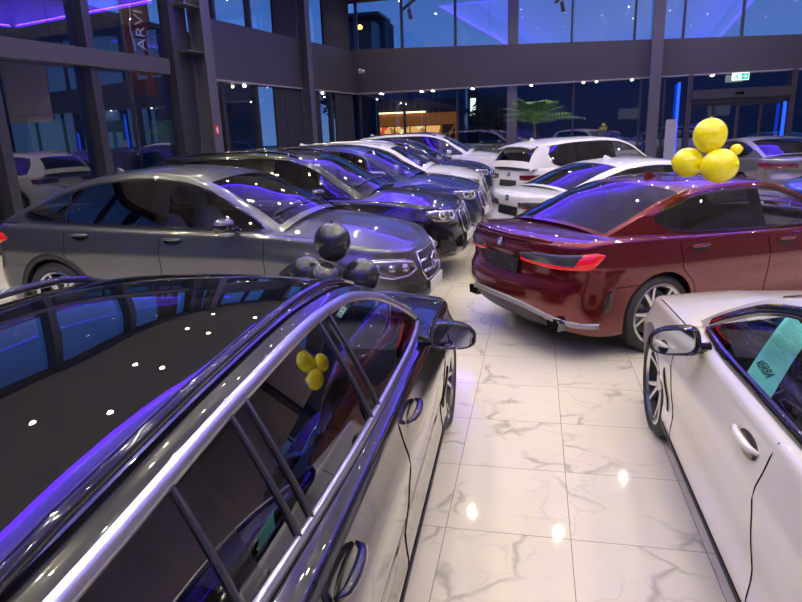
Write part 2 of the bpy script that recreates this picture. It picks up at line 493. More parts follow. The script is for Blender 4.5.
        names={'doorFL':'door','doorFR':'door','doorRL':'door','doorRR':'door','bumperF':'bumper','bumperR':'bumper','boot':sp.get('bootname','boot_lid'),'roof':'roof_panel'}
        s.po={}
        for nm,fs in parts.items():
            u=sorted({i for f in fs for i in f}); mp={k:n_ for n_,k in enumerate(u)}
            mb=MB(); mb.v=[tuple(va[i]) for i in u]; mb.f=[tuple(mp[i] for i in f) for f in fs]
            o=mb.build(names.get(nm,nm),s.pm,s.root,True,[tuple(vn[i]) for i in u]); s.po[nm]=o
        for nm,(v,f,_) in glass.items():
            mb=MB(); mb.v=v; mb.f=f
            if nm[0]=='pillar': mb.build('pillar_trim',M_gloss,s.root)
            else: mb.build('side_window',M_carglass if (nm[2]==len(edges)-2 and not sp.get('privacy_all')) else M_darkglass,s.root)
        for nm,(v,f,_) in tg.items():
            mb=MB(); mb.v=v; mb.f=f
            mb.build(nm,{'windscreen':M_carglass,'back_window':M_darkglass,'sunroof':M_pano}[nm],s.root)
        s.extras()
    def surfside(s,x,z):
        xf0,xr0=s.H-s.af,-s.H+s.ar
        if xr0<=x<=xf0: return s.Y(x,z)
        e='f' if x>0 else 'r'; best=None
        # search along the corner for the matching x
        return s.qxy(e,x,z)
    def qxy(s,e,x,z):
        fr=e=='f'; xc=(s.H-s.af) if fr else (-s.H+s.ar); v=min(max(s.vz(x,z),0),1)
        en=s.xfp(v) if fr else s.xrp(v); n=s.nf if fr else s.nr
        t=min(abs(x-xc)/abs(en-xc),1); return s.w(xc,v)*(1-t**n)**(1/n)
    def qpos(s,e,q,z):   # arc length q from the nose/tail centre, at height z
        NR=len(s.rows); sq=math.copysign(1,q); q=abs(q)
        cs=s.P[::-1] if e=='f' else s.P
        if not hasattr(s,'_t'): s._t={}
        if e not in s._t:
            jr=int(len(s.rows)*.55); L=[0]
            for i in range(1,len(cs)): L.append(L[-1]+math.dist(cs[i][jr][:2],cs[i-1][jr][:2]))
            s._t[e]=L
        L=s._t[e]; i=0
        while i<len(L)-2 and L[i+1]<q: i+=1
        f=(q-L[i])/(L[i+1]-L[i])
        def at(c):
            for j in range(NR-1):
                if c[j+1][2]>=z or j==NR-2:
                    g=(z-c[j][2])/max(c[j+1][2]-c[j][2],1e-6); g=min(max(g,-.5),1.2)
                    return Vector([c[j][k]+(c[j+1][k]-c[j][k])*g for k in range(3)])
        p=at(cs[i]).lerp(at(cs[i+1]),f); p.y*=sq; return p
    def mapq(s,e):
        def f(q,z):
            p=s.qpos(e,q,z); d=.012
            t=s.qpos(e,q+d,z)-s.qpos(e,q-d,z); u=s.qpos(e,q,z+d)-s.qpos(e,q,z-d)
            n=t.cross(u)
            if n.dot(Vector((p.x,p.y*.6,0)))<0: n=-n
            return p,n.normalized()
        return f
    def maps(s,m):   # side map (x,z)
        def f(x,z):
            y=lambda a,b:s.surfside(a,b); p=Vector((x,m*y(x,z),z)); d=.01
            t=Vector((2*d,m*(y(x+d,z)-y(x-d,z)),0)); u=Vector((0,m*(y(x,z+d)-y(x,z-d)),2*d)); n=t.cross(u)
            if n.y*m<0: n=-n
            return p,n.normalized()
        return f
    def mapg(s,m):
        def f(x,z): 
            p=Vector((x,m*s.gy(x,z),z)); n=Vector((0,m*.95,.3)); return p,n.normalized()
        return f
    def patch(s,name,outline,mp,m,off=.004,bulge=.004,parent=None,skirt=.03,seg=.05,label=None):
        o=[]
        for i in range(len(outline)):
            a,b=outline[i],outline[(i+1)%len(outline)]; k=max(1,int(math.dist(a,b)/seg))
            for j in range(k): o.append((a[0]+(b[0]-a[0])*j/k,a[1]+(b[1]-a[1])*j/k))
        cx=sum(p[0] for p in o)/len(o); cy=sum(p[1] for p in o)/len(o)
        mb=MB(); rows=[]
        for sc_,of in((1,off-skirt),(1,off),(.86,off+bulge),(.6,off+bulge*1.6),(.3,off+bulge*1.9)):
            r=[]
            for x,z in o:
                p,n=mp(cx+(x-cx)*sc_,cy+(z-cy)*sc_); r.append(p+n*of)
            rows.append(r)
        mb.grid(rows,close=True); p,n=mp(cx,cy); mb.v.append(tuple(p+n*(off+bulge*2))); k=len(mb.v)-1; b0=4*len(o)
        for i in range(len(o)): mb.f.append((b0+i,b0+(i+1)%len(o),k))
        # orient
        ob=mb.build(name,m,parent or s.root,True,angle=50)
        if label: ob['label']=label
        return ob
    def band(s,name,pts,mp,m,wd,off=.005,parent=None,h=.004):  # ribbon along a path
        mb=MB(); rows=[]
        for i,(x,z) in enumerate(pts):
            a=pts[max(i-1,0)]; b=pts[min(i+1,len(pts)-1)]; dx,dz=b[0]-a[0],b[1]-a[1]; l=math.hypot(dx,dz) or 1; nx,nz=-dz/l*wd/2,dx/l*wd/2
            r=[]
            for k,o_ in((-1,off-.01),(-1,off),(-.5,off+h),(.5,off+h),(1,off),(1,off-.01)):
                p,n=mp(x+nx*k,z+nz*k); r.append(p+n*o_)
            rows.append(r)
        mb.grid(rows); return mb.build(name,m,parent or s.root)
    def tubeon(s,pts,mp,r,mb,off=0.):
        P=[]
        for x,z in pts: p,n=mp(x,z); P.append(p+n*off)
        mb.tube(P,r,6)
    def extras(s):
        sp=s.sp; H=s.H; det=s.det; Ra=s.Ra; root=s.root
        A,B,Cc=sp['seams']
        # wheels
        t,a,d,bl=wheel_meshes(s.rw,sp.get('rim',s.rw-.085),sp.get('tw',.24),sp.get('rimstyle','five_double'))
        st=sp.get('steer',0)
        for i,ax in enumerate(s.ax):
            for m in(1,-1):
                yc=m*(s.Y(ax,min(s.axz+Ra,s.zrf(ax)-s.r))-.012-sp.get('tw',.24)/2-sp.get('tuck',.005))
                if not t.materials: t.materials.append(M_rub)
                w=part_from('wheel',t,M_rub,root); w.location=(ax,yc,s.rw); w.rotation_euler=(0,0,(0 if m==1 else PI)+(R(st) if i==0 else 0))
                if not a.materials: a.materials.append(sp.get('rimmat',M_alu))
                r_=part_from('rim',a,None,w); r_.rotation_euler=(0,random.uniform(0,1.2),0)
                if not bl.materials: bl.materials.append(M_barrel)
                part_from('rim_barrel',bl,None,w)
                if not d.materials: d.materials.append(M_steel)
                if det: part_from('brake_disc',d,None,w)
                # liner
                mb=MB(); rows=[]
                for k in range(17):
                    th=-.3+(PI+.6)*k/16; x=ax+(Ra+.012)*math.cos(th); z=s.axz+(Ra+.012)*math.sin(th)
                    yo=s.surfside(min(max(x,-H+.06),H-.06),max(z,s.z0f(x)))
                    rows.append([(x,m*(yo-.04),z),(x,m*(abs(yc)-.30),z)])
                mb.grid(rows); pr=rows
                nl=len(mb.v); mb.f.append(tuple(range(1,nl,2)))
                mb.build('wheel_arch_liner',M_black,root)
                if sp.get('cladding') and det:
                    pts=[]
                    for k in range(25):
                        th=-.25+(PI+.5)*k/24; x=ax+(Ra+.03)*math.cos(th); z=s.axz+(Ra+.03)*math.sin(th)
                        if z>s.z0f(x)+.02 and abs(x)<H-.06: pts.append((x,z))
                    s.band('wheel_arch_trim',pts,s.maps(m),sp.get('cladmat',M_black),.055,.006)
        # floor pan
        mb=MB(); zz=.24
        rows=[[(x,-s.w(x,0)+.10,zz),(x,s.w(x,0)-.10,zz)] for x in np.linspace(-H+.35,H-.45,12)]
        mb.grid(rows); mb.build('underbody',M_black,root)
        # seams
        if det:
            rr=.0035 if det==2 else .005
            class _S:
                def tube(q,*a,**k): mb_=MB(); mb_.tube(*a,**k); mb_.build('panel_seam',M_seam,root)
            mb=_S()
            for m in(1,-1):
                mp=s.maps(m)
                ze=lambda x:s.zrf(x)-.012
                for X in(A,B):
                    zb=s.zrow(X,.11); s.tubeon([(X,zb+(ze(X)-zb)*k/12) for k in range(13)],mp,rr,mb)
                zc=s.axz+.02; pts=[]
                for k in range(15):
                    z=s.zrow(Cc,.11)+(ze(Cc)-s.zrow(Cc,.11))*k/14; x=Cc
                    dd=Ra+.045
                    if abs(z-s.axz)<dd: x=max(x,s.ax[1]+math.sqrt(dd*dd-(z-s.axz)**2))
                    pts.append((x,z))
                s.tubeon(pts,mp,rr,mb)
                s.tubeon([(x,s.zrow(x,.105)) for x in np.linspace(max(Cc,s.ax[1]+Ra+.03),A,20)],mp,rr,mb)
                # bonnet edge
                pts=[]
                for k in range(14):
                    x=s.xa-.05+(H-.32-s.xa)*k/13
                    if x<H-s.af: pts.append(Vector((x,m*(s.w(x,1)-s.r*.55),s.zrf(x)-s.r*.12)))
                if len(pts)>2: mb.tube(pts,rr,6)
                # bumper seam
                zbf,zbr=sp.get('zbump',(.62,.62))
                xx=s.ax[0]+Ra*.75
                s.tubeon([(s.ax[1]-math.sqrt(max(Ra*Ra-(zbr-s.axz)**2,.001))-.01-k*.03,zbr) for k in range(8)],mp,rr,mb)
        # window frame trim
        tm=sp.get('trim',M_gloss); DL=sp['dlo']
        xs=[x for x in np.linspace(DL[0][0],DL[-1][0],60 if det==2 else 30) if s.zhi(x)-s.zlo(x)>.012]
        wd=sp.get('trimw',.016)
        for m in(1,-1):
            lo=[(x,s.zlo(x)-.004) for x in xs]; hi=[(x,s.zhi(x)+wd*.35) for x in xs]
            s.band('window_trim',hi,s.mapg(m),tm,wd,.003)
            s.band('window_trim',[(x,z-.004) for x,z in lo],s.mapg(m),tm,wd*sp.get('trimlo',1.),.004)
            if sp.get('divider'):
                for X in sp['divider']:
                    s.band('window_divider',[(X+.03*k/6,s.zlo(X)+(s.zhi(X)-s.zlo(X))*k/6) for k in range(7)],s.mapg(m),sp.get('divmat',M_gloss),.014,.003)
        # handles
        for m in(1,-1):
            mp=s.maps(m)
            for X,nm in((sp['handles'][0],'doorF'),(sp['handles'][1],'doorR')):
                dr=s.po.get(nm+('L' if m==1 else 'R'),root); zz=s.zrf(X)-sp.get('hdrop',.13)
                s.patch('handle_recess',[(X+.10*math.cos(k*PI/8),zz-.004+.036*math.sin(k*PI/8)) for k in range(16)],mp,M_gloss if det==2 else M_black,.001,.001,dr,.004) if det==2 else None
                mb=MB(); p0=[]
                for k in range(9):
                    u=-1+k/4; p,n=mp(X+.105*u,zz+.012); p0.append(p+n*(.012+.026*(1-u*u)**.5 if abs(u)<1 else .006))
                mb.tube(p0,[.007,.013,.015,.016,.016,.016,.015,.013,.007],8)
                mb.build('door_handle',sp.get('handlemat',s.pm),dr)
        # mirrors
        mx=sp['mirror'][0]; mz=sp['mirror'][1]
        mm=sp.get('mirrormat',s.pm)
        for m in(1,-1):
            y0=s.Y(mx,s.zrf(mx)-.03)
            mb=MB(); rot=Euler((R(4)*-m,0,R(-8)*m)).to_matrix()
            c=Vector((mx-.0,m*(y0+.105),mz))
            rows=[]
            # housing: tapered shell, flat rear opening
            for i in range(9):
                f=i/8; k=math.sqrt(max(0,1-(f)**2.6)); row=[]
                for j in range(24):
                    an=2*PI*j/24; ca,sa=math.cos(an),math.sin(an); e=.62
                    yy=math.copysign(abs(ca)**e,ca)*.106*(k*.96+.04); zz=math.copysign(abs(sa)**e,sa)*(.064 if sa>0 else .060)*(k*.96+.04)*(1-.16*ca*m)
                    row.append(c+rot@Vector((-.045+.135*f,yy+ .02*m*(1-f),zz)))
                rows.append(row)
            mb.grid(rows,close=True,flip=False)
            k0=len(mb.v)-24; mb.f.append(tuple(range(k0,k0+24)))
            h=mb.build('wing_mirror',mm,root,angle=60)
            g=MB(); ring=[]; 
            rim=[];ins=[]
            for j in range(24):
                an=2*PI*j/24; ca,sa=math.cos(an),math.sin(an); e=.62
                q=lambda sc_,x:c+rot@Vector((x,math.copysign(abs(ca)**e,ca)*.106*sc_+.02*m,math.copysign(abs(sa)**e,sa)*(.064 if sa>0 else .060)*sc_*(1-.16*ca*m)))
                rim.append([q(1.0,-.045),q(1.03,-.058),q(.90,-.062),q(.86,-.044)]); ins.append(q(.88,-.048))
            rim.append(rim[0]); g.grid(rim); gb=g.build('mirror_surround',M_gloss,h)
            cen=sum(ins,Vector())/24; tl=Euler((0,R(5),R(9)*m)).to_matrix(); ins=[cen+tl@(p-cen) for p in ins]
            g=MB(); g.v=[tuple(p) for p in ins]; g.f=[tuple(range(24))]; g.build('mirror_glass',M_mirror,h,False)
            st=MB(); st.tube([(mx+.035,m*(y0-.04),mz-.055),(mx+.03,m*(y0+.03),mz-.055),(mx+.015,m*(y0+.09),mz-.045)],[.030,.024,.022],10); st.build('mirror_arm',M_gloss,h)
        # roof rails
        if sp.get('rails'):
            for m in(1,-1):
                x0,x1=sp['rails']; P=[]
                for k in range(15):
                    x=x0+(x1-x0)*k/14; f=min(k,14-k); P.append((x,m*(s.yg(x)-.035),s.gz(x)+.012+(.028 if f>1 else (.018 if f==1 else .0))))
                mb=MB(); mb.tube(P,.016,8); mb.build('roof_rail',sp.get('railmat',M_satin),root)
        if sp.get('fin',True) and det:
            fx=sp.get('finx',sp['rw_top']+.28); zz=s.gz(fx)+.045; mb=MB(); rows=[]
            for i in range(7):
                f=i/6; l=.10*(1-f)**.7; row=[]
                for k in range(12):
                    an=2*PI*k/12; row.append((fx-.06*f+l*math.cos(an),.024*(1-f)**.8*math.sin(an),zz-.01+.075*f))
                rows.append(row)
            mb.grid(rows,close=True); mb.build('roof_antenna',s.pm,root)
        # cabin
        if det:
            mb=MB(); xs=np.linspace(s.xcb+.12,s.xa-.02,18)
            rows=[]
            for x in xs:
                y=s.yb(x)-.035; zb=s.zrf(x)-.02
                rows.append([(x,y,zb),(x,y-.02,.34),(x,-y+.02,.34),(x,-y,zb)])
            mb.grid(rows)
            # dash & parcel shelf
            xd=s.xa-.02; y=s.yb(s.xa)-.06; zd=s.zrf(s.xa)-.005
            mb.grid([[(xd+.10,k*y/4,zd+.0) for k in range(-4,5)],[(xd-.25,k*y/4,zd+.01) for k in range(-4,5)],[(xd-.42,k*y/4,zd-.03) for k in range(-4,5)],[(xd-.46,k*y/4,zd-.14) for k in range(-4,5)],[(xd-.40,k*y/4,zd-.5) for k in range(-4,5)]])
            xp=sp.get('shelf',s.xcb+.35); y=s.yb(xp)-.06; zp=s.zrf(xp)+.0
            mb.grid([[(s.xcb-.02,-y,zp),(s.xcb-.02,y,zp)],[(xp,-y,zp),(xp,y,zp)],[(xp+.05,-y,zp-.5),(xp+.05,y,zp-.5)]])
            mb.build('cabin_lining',M_cab,root,angle=30)
            sm=sp.get('seatmat',M_seat)
            for m in(1,-1):
                sx=sp.get('seatx',.0)+(.0); b=MB(); zt=s.gz(sx-.35)
                b.ell((sx+.02,m*.37,.50+.05*0),(.27,.25,.10),16,8,.6)
                b.ell((sx-.32,m*.37,.83),(.10,.25,.33),16,10,.6,Euler((0,R(-18),0)).to_matrix())
                b.ell((sx-.47,m*.37,min(1.20,zt-.13)),(.055,.13,.085),14,8,.65)
                b.build('seat',sm,root)
            b=MB(); sx=sp.get('benchx',-.95); b.ell((sx+.1,0,.52),(.27,.60,.10),16,8,.5); b.ell((sx-.20,0,.80),(.10,.60,.30),16,10,.5,Euler((0,R(-22),0)).to_matrix())
            b.build('rear_bench',sm,root)
            if det==2:
                b=MB(); cs=Vector((s.xa-.62,.37,s.zrf(s.xa)-.06)); rt=Euler((0,R(-62),0)).to_matrix()
                b.tube([cs+rt@Vector((.18*math.cos(2*PI*k/28),.18*math.sin(2*PI*k/28),0)) for k in range(28)],.014,8,closed=True)
                b.ell(cs+rt@Vector((0,0,.01)),(.06,.075,.02),14,8,.7,rt)
                for an in(0,PI,-PI/2): b.beam(cs,cs+rt@Vector((.17*math.sin(an),.17*math.cos(an),0)),.035,.012)
                b.tube([cs,cs+Vector((.3,0,-.12))],.03,8)
                b.build('steering_wheel',M_seat,root)
        # wipers
        if det==2:
            for y1,y2 in((.42,-.12),(-.18,-.62)):
                mb=MB(); n_=len(s.gx); P=[]
                for k in range(7):
                    y=y1+(y2-y1)*k/6; r_=s.toprows[-4]; kk=min(range(len(r_)),key=lambda q:abs(r_[q][1]-y)); p=Vector(r_[kk]); p.y=y; P.append(p+Vector((.012,0,.014)))
                mb.tube(P,.008,6); mb.build('wiper',M_black,root)
        for f in sp.get('feat',[]): f(s)

# ------------------------------------------------------------------ car features
def poly_round(x0,x1,z0,z1,r=.03,sk=0.):
    o=[]
    for cx,cz,a0 in((x1-r,z1-r,0),(x0+r,z1-r,90),(x0+r,z0+r,180),(x1-r,z0+r,270)):
        for k in range(4):
            a=R(a0+30*k); o.append((cx+r*math.cos(a)+sk*(cz-z0),cz+r*math.sin(a)))
    return o
def roundel(c,e,q,z,rad=.041,off=.012):
    p,n=c.mapq(e)(q,z); up=Vector((0,0,1)); up=(up-n*up.dot(n)).normalized(); rt=up.cross(n)
    def disc(r,o,name,m,par=None,a0=0,a1=2*PI,k=24):
        mb=MB(); vs=[p+n*o]+[p+n*o+(rt*math.cos(a0+(a1-a0)*i/k)+up*math.sin(a0+(a1-a0)*i/k))*r for i in range(k+1)]
        mb.add(vs,[(0,i,i+1) for i in range(1,k+1)]); return mb,name,m
    mb=MB(); rows=[[p+n*(off-.02)+(rt*math.cos(2*PI*i/28)+up*math.sin(2*PI*i/28))*rad for i in range(28)],[p+n*off+(rt*math.cos(2*PI*i/28)+up*math.sin(2*PI*i/28))*rad for i in range(28)]]
    mb.grid(rows,close=True); mb.f.append(tuple(range(28,56)))
    b=mb.build('badge',M_gloss,c.root,False)
    mb=MB(); 
    for r_ in(rad,rad*.62): mb.tube([p+n*(off+.001)+(rt*math.cos(2*PI*i/28)+up*math.sin(2*PI*i/28))*r_ for i in range(28)],.0022,6,closed=True)
    mb.build('badge_ring',M_chrome,b)
    for k,m in enumerate((M_white,M_blue,M_white,M_blue)):
        mb,_,_=disc(rad*.6,off+.001,'',m,None,k*PI/2,(k+1)*PI/2,8); mb.build('badge_quadrant',m,b,False)
def kidney(c,zc=.66,w=.30,h=.26,y0=.02,dark=True):
    mp=c.mapq('f')
    for sg in(1,-1):
        o=[(sg*(y0+u*w),zc+v*h) for u,v in((.0,-.35),(.12,-.5),(.8,-.5),(.95,-.38),(1.,.1),(.97,.38),(.86,.5),(.1,.5),(0,.38))]
        g=c.patch('grille',o,mp,M_black,.006,.002,skirt=.02)
        fr=MB(); P=[]
        for k in range(len(o)):
            a,b=o[k],o[(k+1)%len(o)]
            for j in range(3):
                p,n=mp(a[0]+(b[0]-a[0])*j/3,a[1]+(b[1]-a[1])*j/3); P.append(p+n*.012)
        fr.tube(P,.013,6,closed=True); fr.build('grille_frame',c.sp.get('grillemat',M_chrome),g)
        sl=MB()
        for k in range(1,9):
            u=k/9; sl.tube([mp(sg*(y0+u*w),zc+v*h)[0]+mp(sg*(y0+u*w),zc+v*h)[1]*.014 for v in(-.46,-.2,0,.2,.46)],.006,5)
        sl.build('grille_slat',c.sp.get('slatmat',M_aludk),g)
def headlamps(c,z=.76,q0=.44,q1=.98,h=.14,style='twin',rise=.03):
    mp=c.mapq('f')
    for sg in(1,-1):
        o=[(sg*(q0+(q1-q0)*u),z+v*h+rise*u) for u,v in((0,-.25),(.12,-.5),(.5,-.52),(.8,-.42),(1,.1),(.98,.42),(.7,.5),(.3,.44),(.02,.3))]
        l=c.patch('headlight',o,mp,M_lens if style!='dark' else M_smoke,.004,.012,skirt=.02)
        for cu in(.26,.58):
            d=MB(); P=[]
            for k in range(16):
                a=2*PI*k/16; p,n=mp(sg*(q0+(q1-q0)*cu+.058*math.cos(a)),z+rise*cu+.046*math.sin(a)); P.append(p+n*.020)
            d.tube(P,.008,6,closed=True); d.build('daytime_light',M_drl,l)
            d=MB(); p,n=mp(sg*(q0+(q1-q0)*cu),z+rise*cu); d.ell(p+n*.010,(.035,.035,.035),12,8); d.build('projector',M_smoke,l)
        s2=MB(); P=[mp(sg*(q0+(q1-q0)*u),z+rise*u+.34*h)[0]+mp(sg*(q0+(q1-q0)*u),z+rise*u+.34*h)[1]*.018 for u in(.08,.25,.45,.65,.85,.95)]
        s2.tube(P,.008,6); s2.build('light_brow',M_drl,l)
def intakes(c,z=.36,h=.16,wide=.30,side=(.52,.88),m=None):
    mp=c.mapq('f')
    c.patch('lower_grille',[(-wide,z-h*.45),(wide,z-h*.45),(wide*1.12,z+h*.4),(-wide*1.12,z+h*.4)],mp,M_black,.004,.001,skirt=.02)
    for sg in(1,-1):
        c.patch('air_intake',[(sg*side[0],z-h*.5),(sg*side[1],z-h*.35),(sg*(side[1]-.03),z+h*.75),(sg*(side[0]+.06),z+h*.45)],mp,M_black,.004,.001,skirt=.02)
        mb=MB(); P=[mp(sg*a,b)[0]+mp(sg*a,b)[1]*.012 for a,b in((side[0]+.02,z-h*.35),(side[0]+.16,z-h*.1),(side[1]-.06,z-h*.2))]
        mb.tube(P,.012,6); mb.build('intake_blade',M_gloss,c.root)
def plate_front(c,z=.47,m=None,w=.52,h=.115):
    mp=c.mapq('f'); p,n=mp(0,z)
    mb=MB(); mb.box((p.x+.018,0,z),(.014,w,h)); o=mb.build('number_plate',m or M_plate,c.root,False); bevel(o,.006)
def plate_rear(c,z,w=.54,h=.125,tilt=8,strip=True,m=None):
    mp=c.mapq('r'); p,n=mp(0,z); rt=Euler((0,R(tilt),0)).to_matrix()
    mb=MB(); mb.box((p.x-.012,0,z),(.016,w,h),rt); o=mb.build('number_plate',m or M_plateb,c.root,False); bevel(o,.006)
    if strip:
        mb=MB(); mb.box((p.x-.022,0,z-h*.40),(.008,w*.80,.014),rt); mb.build('plate_strip',M_plate,o,False)
    for y in(-.19,.19):
        mb=MB(); mb.ell((p.x-.022,y,z+.0),(.004,.012,.012),10,6); mb.build('plate_screw',M_steel,o)
def star(c,z,rad=.085):
    mp=c.mapq('f'); p,n=mp(0,z); cen=p+n*.03; up=Vector((0,0,1)); rt=Vector((0,1,0))
    mb=MB(); mb.tube([cen+(rt*math.cos(2*PI*i/32)+up*math.sin(2*PI*i/32))*rad for i in range(32)],.008,8,closed=True)
    b=mb.build('grille_emblem',M_chrome,c.root)
    for k in range(3):
        a=PI/2+2*PI*k/3; d=rt*math.cos(a)+up*math.sin(a); e=rt*-math.sin(a)+up*math.cos(a)
        mb=MB(); mb.add([cen+d*rad,cen+e*.016,cen-e*.016,cen+n*.014],[(0,1,3),(0,3,2)]); mb.build('emblem_arm',M_chrome,b,False)
def merc_front(c):
    mp=c.mapq('f'); z=.635; h=.26; w=.36
    o=[(-w*.80,z-h*.5),(w*.80,z-h*.5),(w*.98,z-h*.2),(w*.92,z+h*.5),(-w*.92,z+h*.5),(-w*.98,z-h*.2)]
    g=c.patch('grille',o,mp,M_black,.006,.002,skirt=.02)
    fr=MB(); P=[]
    for k in range(6):
        a,b=o[k],o[(k+1)%6]
        for j in range(4): p,n=mp(a[0]+(b[0]-a[0])*j/4,a[1]+(b[1]-a[1])*j/4); P.append(p+n*.012)
    fr.tube(P,.012,6,closed=True); fr.build('grille_frame',M_chrome,g)
    for k,zz in enumerate((z-.045,z+.045)):
        for sg in(1,-1): mb=MB(); mb.tube([mp(sg*q,zz)[0]+mp(sg*q,zz)[1]*.016 for q in(.10,.18,.26,.33)],[.014,.016,.016,.012],8); mb.build('grille_bar',M_chrome,g)
    sl=MB()
    for k in range(5):
        zz=z-h*.42+h*.84*k/4; sl.tube([mp(q,zz)[0]+mp(q,zz)[1]*.012 for q in np.linspace(-.33,.33,9)],.004,5)
    sl.build('grille_slat',M_aludk,g)
    star(c,z)
    for sg in(1,-1):
        o=[(sg*q,zz) for q,zz in((.44,.645),(.60,.61),(.80,.615),(1.0,.675),(1.12,.775),(1.05,.80),(.85,.79),(.62,.755),(.46,.71))]
        l=c.patch('headlight',o,mp,M_smoke,.004,.012,skirt=.02)
        fr=MB(); P=[]
        for k in range(9):
            a,b=o[k],o[(k+1)%9]
            for j in range(3): p,n=mp(a[0]+(b[0]-a[0])*j/3,a[1]+(b[1]-a[1])*j/3); P.append(p+n*.006)
        fr.tube(P,.009,6,closed=True); fr.build('headlight_bezel',M_chrome,l)
        for q,zz in((.64,.685),(.80,.705),(.95,.73)):
            p,n=mp(sg*q,zz); mb=MB(); mb.ell(p+n*.018,(.045,.045,.038),14,8); mb.build('projector',M_lens,l)
        mb=MB(); mb.tube([mp(sg*q,zz)[0]+mp(sg*q,zz)[1]*.02 for q,zz in((.50,.71),(.66,.745),(.85,.77),(1.03,.78))],.009,6); mb.build('daytime_light',M_drl,l)
    # bumper intakes with chrome blade
    c.patch('lower_grille',[(-.46,.33),(.46,.33),(.40,.42),(-.40,.42)],mp,M_black,.004,.001,skirt=.02)
    for sg in(1,-1): c.patch('air_intake',[(sg*.56,.36),(sg*.95,.38),(sg*.92,.50),(sg*.62,.47)],mp,M_black,.004,.001,skirt=.02)
    mb=MB(); mb.tube([mp(q,.30)[0]+mp(q,.30)[1]*.01 for q in np.linspace(-.85,.85,21)],.016,8); mb.build('bumper_blade',M_chrome,c.root)
    plate_front(c,.43)
def merc_rear(c):
    mp=c.mapq('r')
    for sg in(1,-1):
        o=[(sg*q,z) for q,z in((.32,.92),(.62,.90),(.95,.92),(1.10,.97),(1.02,1.03),(.7,1.015),(.34,.99))]
        l=c.patch('tail_light',o,mp,M_redlens,.004,.012,skirt=.02)
        mb=MB(); mb.tube([mp(sg*q,z)[0]+mp(sg*q,z)[1]*.02 for q,z in((.36,.955),(.65,.955),(.92,.965))],.010,6); mb.build('light_bar',M_drl,l)
    plate_rear(c,.58)
def lamps_L(c,z=.86,q0=.30,q1=1.08,h=.12,dark=True,lit=False):
    M_redlens=globals()['M_redlens'] if lit else M_redoff
    """slim L-shaped tail lamp: dark upper half, red blade below, red return at the outer end"""
    mp=c.mapq('r')
    for sg in(1,-1):
        o=[(sg*(q0+(q1-q0)*u),z+v*h) for u,v in((0,-.30),(.45,-.50),(.80,-.48),(.90,-.2),(1.02,.40),(.92,.62),(.6,.50),(.25,.42),(0,.28))]
        l=c.patch('tail_light',o,mp,M_smoke if dark else M_reddk,.004,.010,skirt=.02)
        r1=[(sg*(q0+(q1-q0)*u),z+v*h) for u,v in((0,-.30),(.45,-.50),(.80,-.48),(.86,-.36),(.76,-.20),(.42,-.20),(0,-.08))]
        c.patch('light_blade',r1,mp,M_redlens,.012,.006,l,skirt=.012)
        r2=[(sg*(q0+(q1-q0)*u),z+v*h) for u,v in((.66,-.30),(.86,-.40),(1.02,.40),(.92,.60),(.80,.56))]
        c.patch('light_blade',r2,mp,M_redlens,.014,.006,l,skirt=.012)
def lamps_bar(c,z=.92,q0=.34,q1=1.02,h=.13):
    M_redlens=M_redoff
    mp=c.mapq('r')
    for sg in(1,-1):
        o=[(sg*(q0+(q1-q0)*u),z+v*h) for u,v in((0,-.35),(.5,-.5),(.9,-.4),(1.03,.2),(.95,.5),(.5,.45),(0,.35))]
        l=c.patch('tail_light',o,mp,M_reddk,.004,.010,skirt=.02)
        r1=[(sg*(q0+(q1-q0)*u),z+v*h) for u,v in((.05,-.22),(.9,-.24),(.94,.02),(.05,-.02))]
        c.patch('light_blade',r1,mp,M_redlens,.012,.006,l,skirt=.012)
def diffuser(c,m=None,pipes='trapezoid'):
    mp=c.mapq('r'); m=m or M_satin
    c.patch('diffuser',[(-.62,.27),(-.30,.25),(.30,.25),(.62,.27),(.50,.40),(.28,.42),(-.28,.42),(-.50,.40)],mp,M_black,.006,.001,skirt=.03)
    m=M_diff if m is M_satin else m
    mb=MB(); P=[mp(q,z)[0]+mp(q,z)[1]*.008 for q,z in ((-1.06,.318),(-.98,.322),(-.86,.335),(-.70,.365),(-.55,.41),(-.40,.445),(-.20,.455),(0,.455),(.20,.455),(.40,.445),(.55,.41),(.70,.365),(.86,.335),(.98,.322),(1.06,.318))]
    rows=[]
    for k,p in enumerate(P):
        rows.append([p+Vector((.02,0,-.028)),p+Vector((-.004,0,-.026)),p+Vector((-.010,0,0)),p+Vector((-.004,0,.022)),p+Vector((.02,0,.024))])
    mb.grid(rows); mb.build('bumper_trim',m,c.root)
    for sg in(1,-1):
        p,n=mp(sg*.70,.32); mb=MB(); pr=[]
        sh=[(-.075,-.04),(.085,-.045),(.095,.03),(.06,.05),(-.06,.05),(-.085,.02)]
        for x,k in((.05,.8),(-.055,1.),(-.062,.92),(.03,.80)):
            pr.append([(p.x+x+.01,p.y+a*k*sg,p.z+b*k) for a,b in sh])
        mb.grid(pr,close=True); e=mb.build('exhaust_tip',M_aludk if m is not M_black else M_gloss,c.root,angle=40)
        mb=MB(); mb.v=[(p.x-.045,p.y+a*.93*sg,p.z+b*.93) for a,b in sh]; mb.f=[tuple(range(6))]; mb.build('exhaust_hole',M_seam,e,False)
        c.patch('bumper_vent',[(sg*1.06,.42),(sg*1.16,.44),(sg*1.17,.60),(sg*1.12,.60)],mp,M_gloss,.004,.001,skirt=.02)
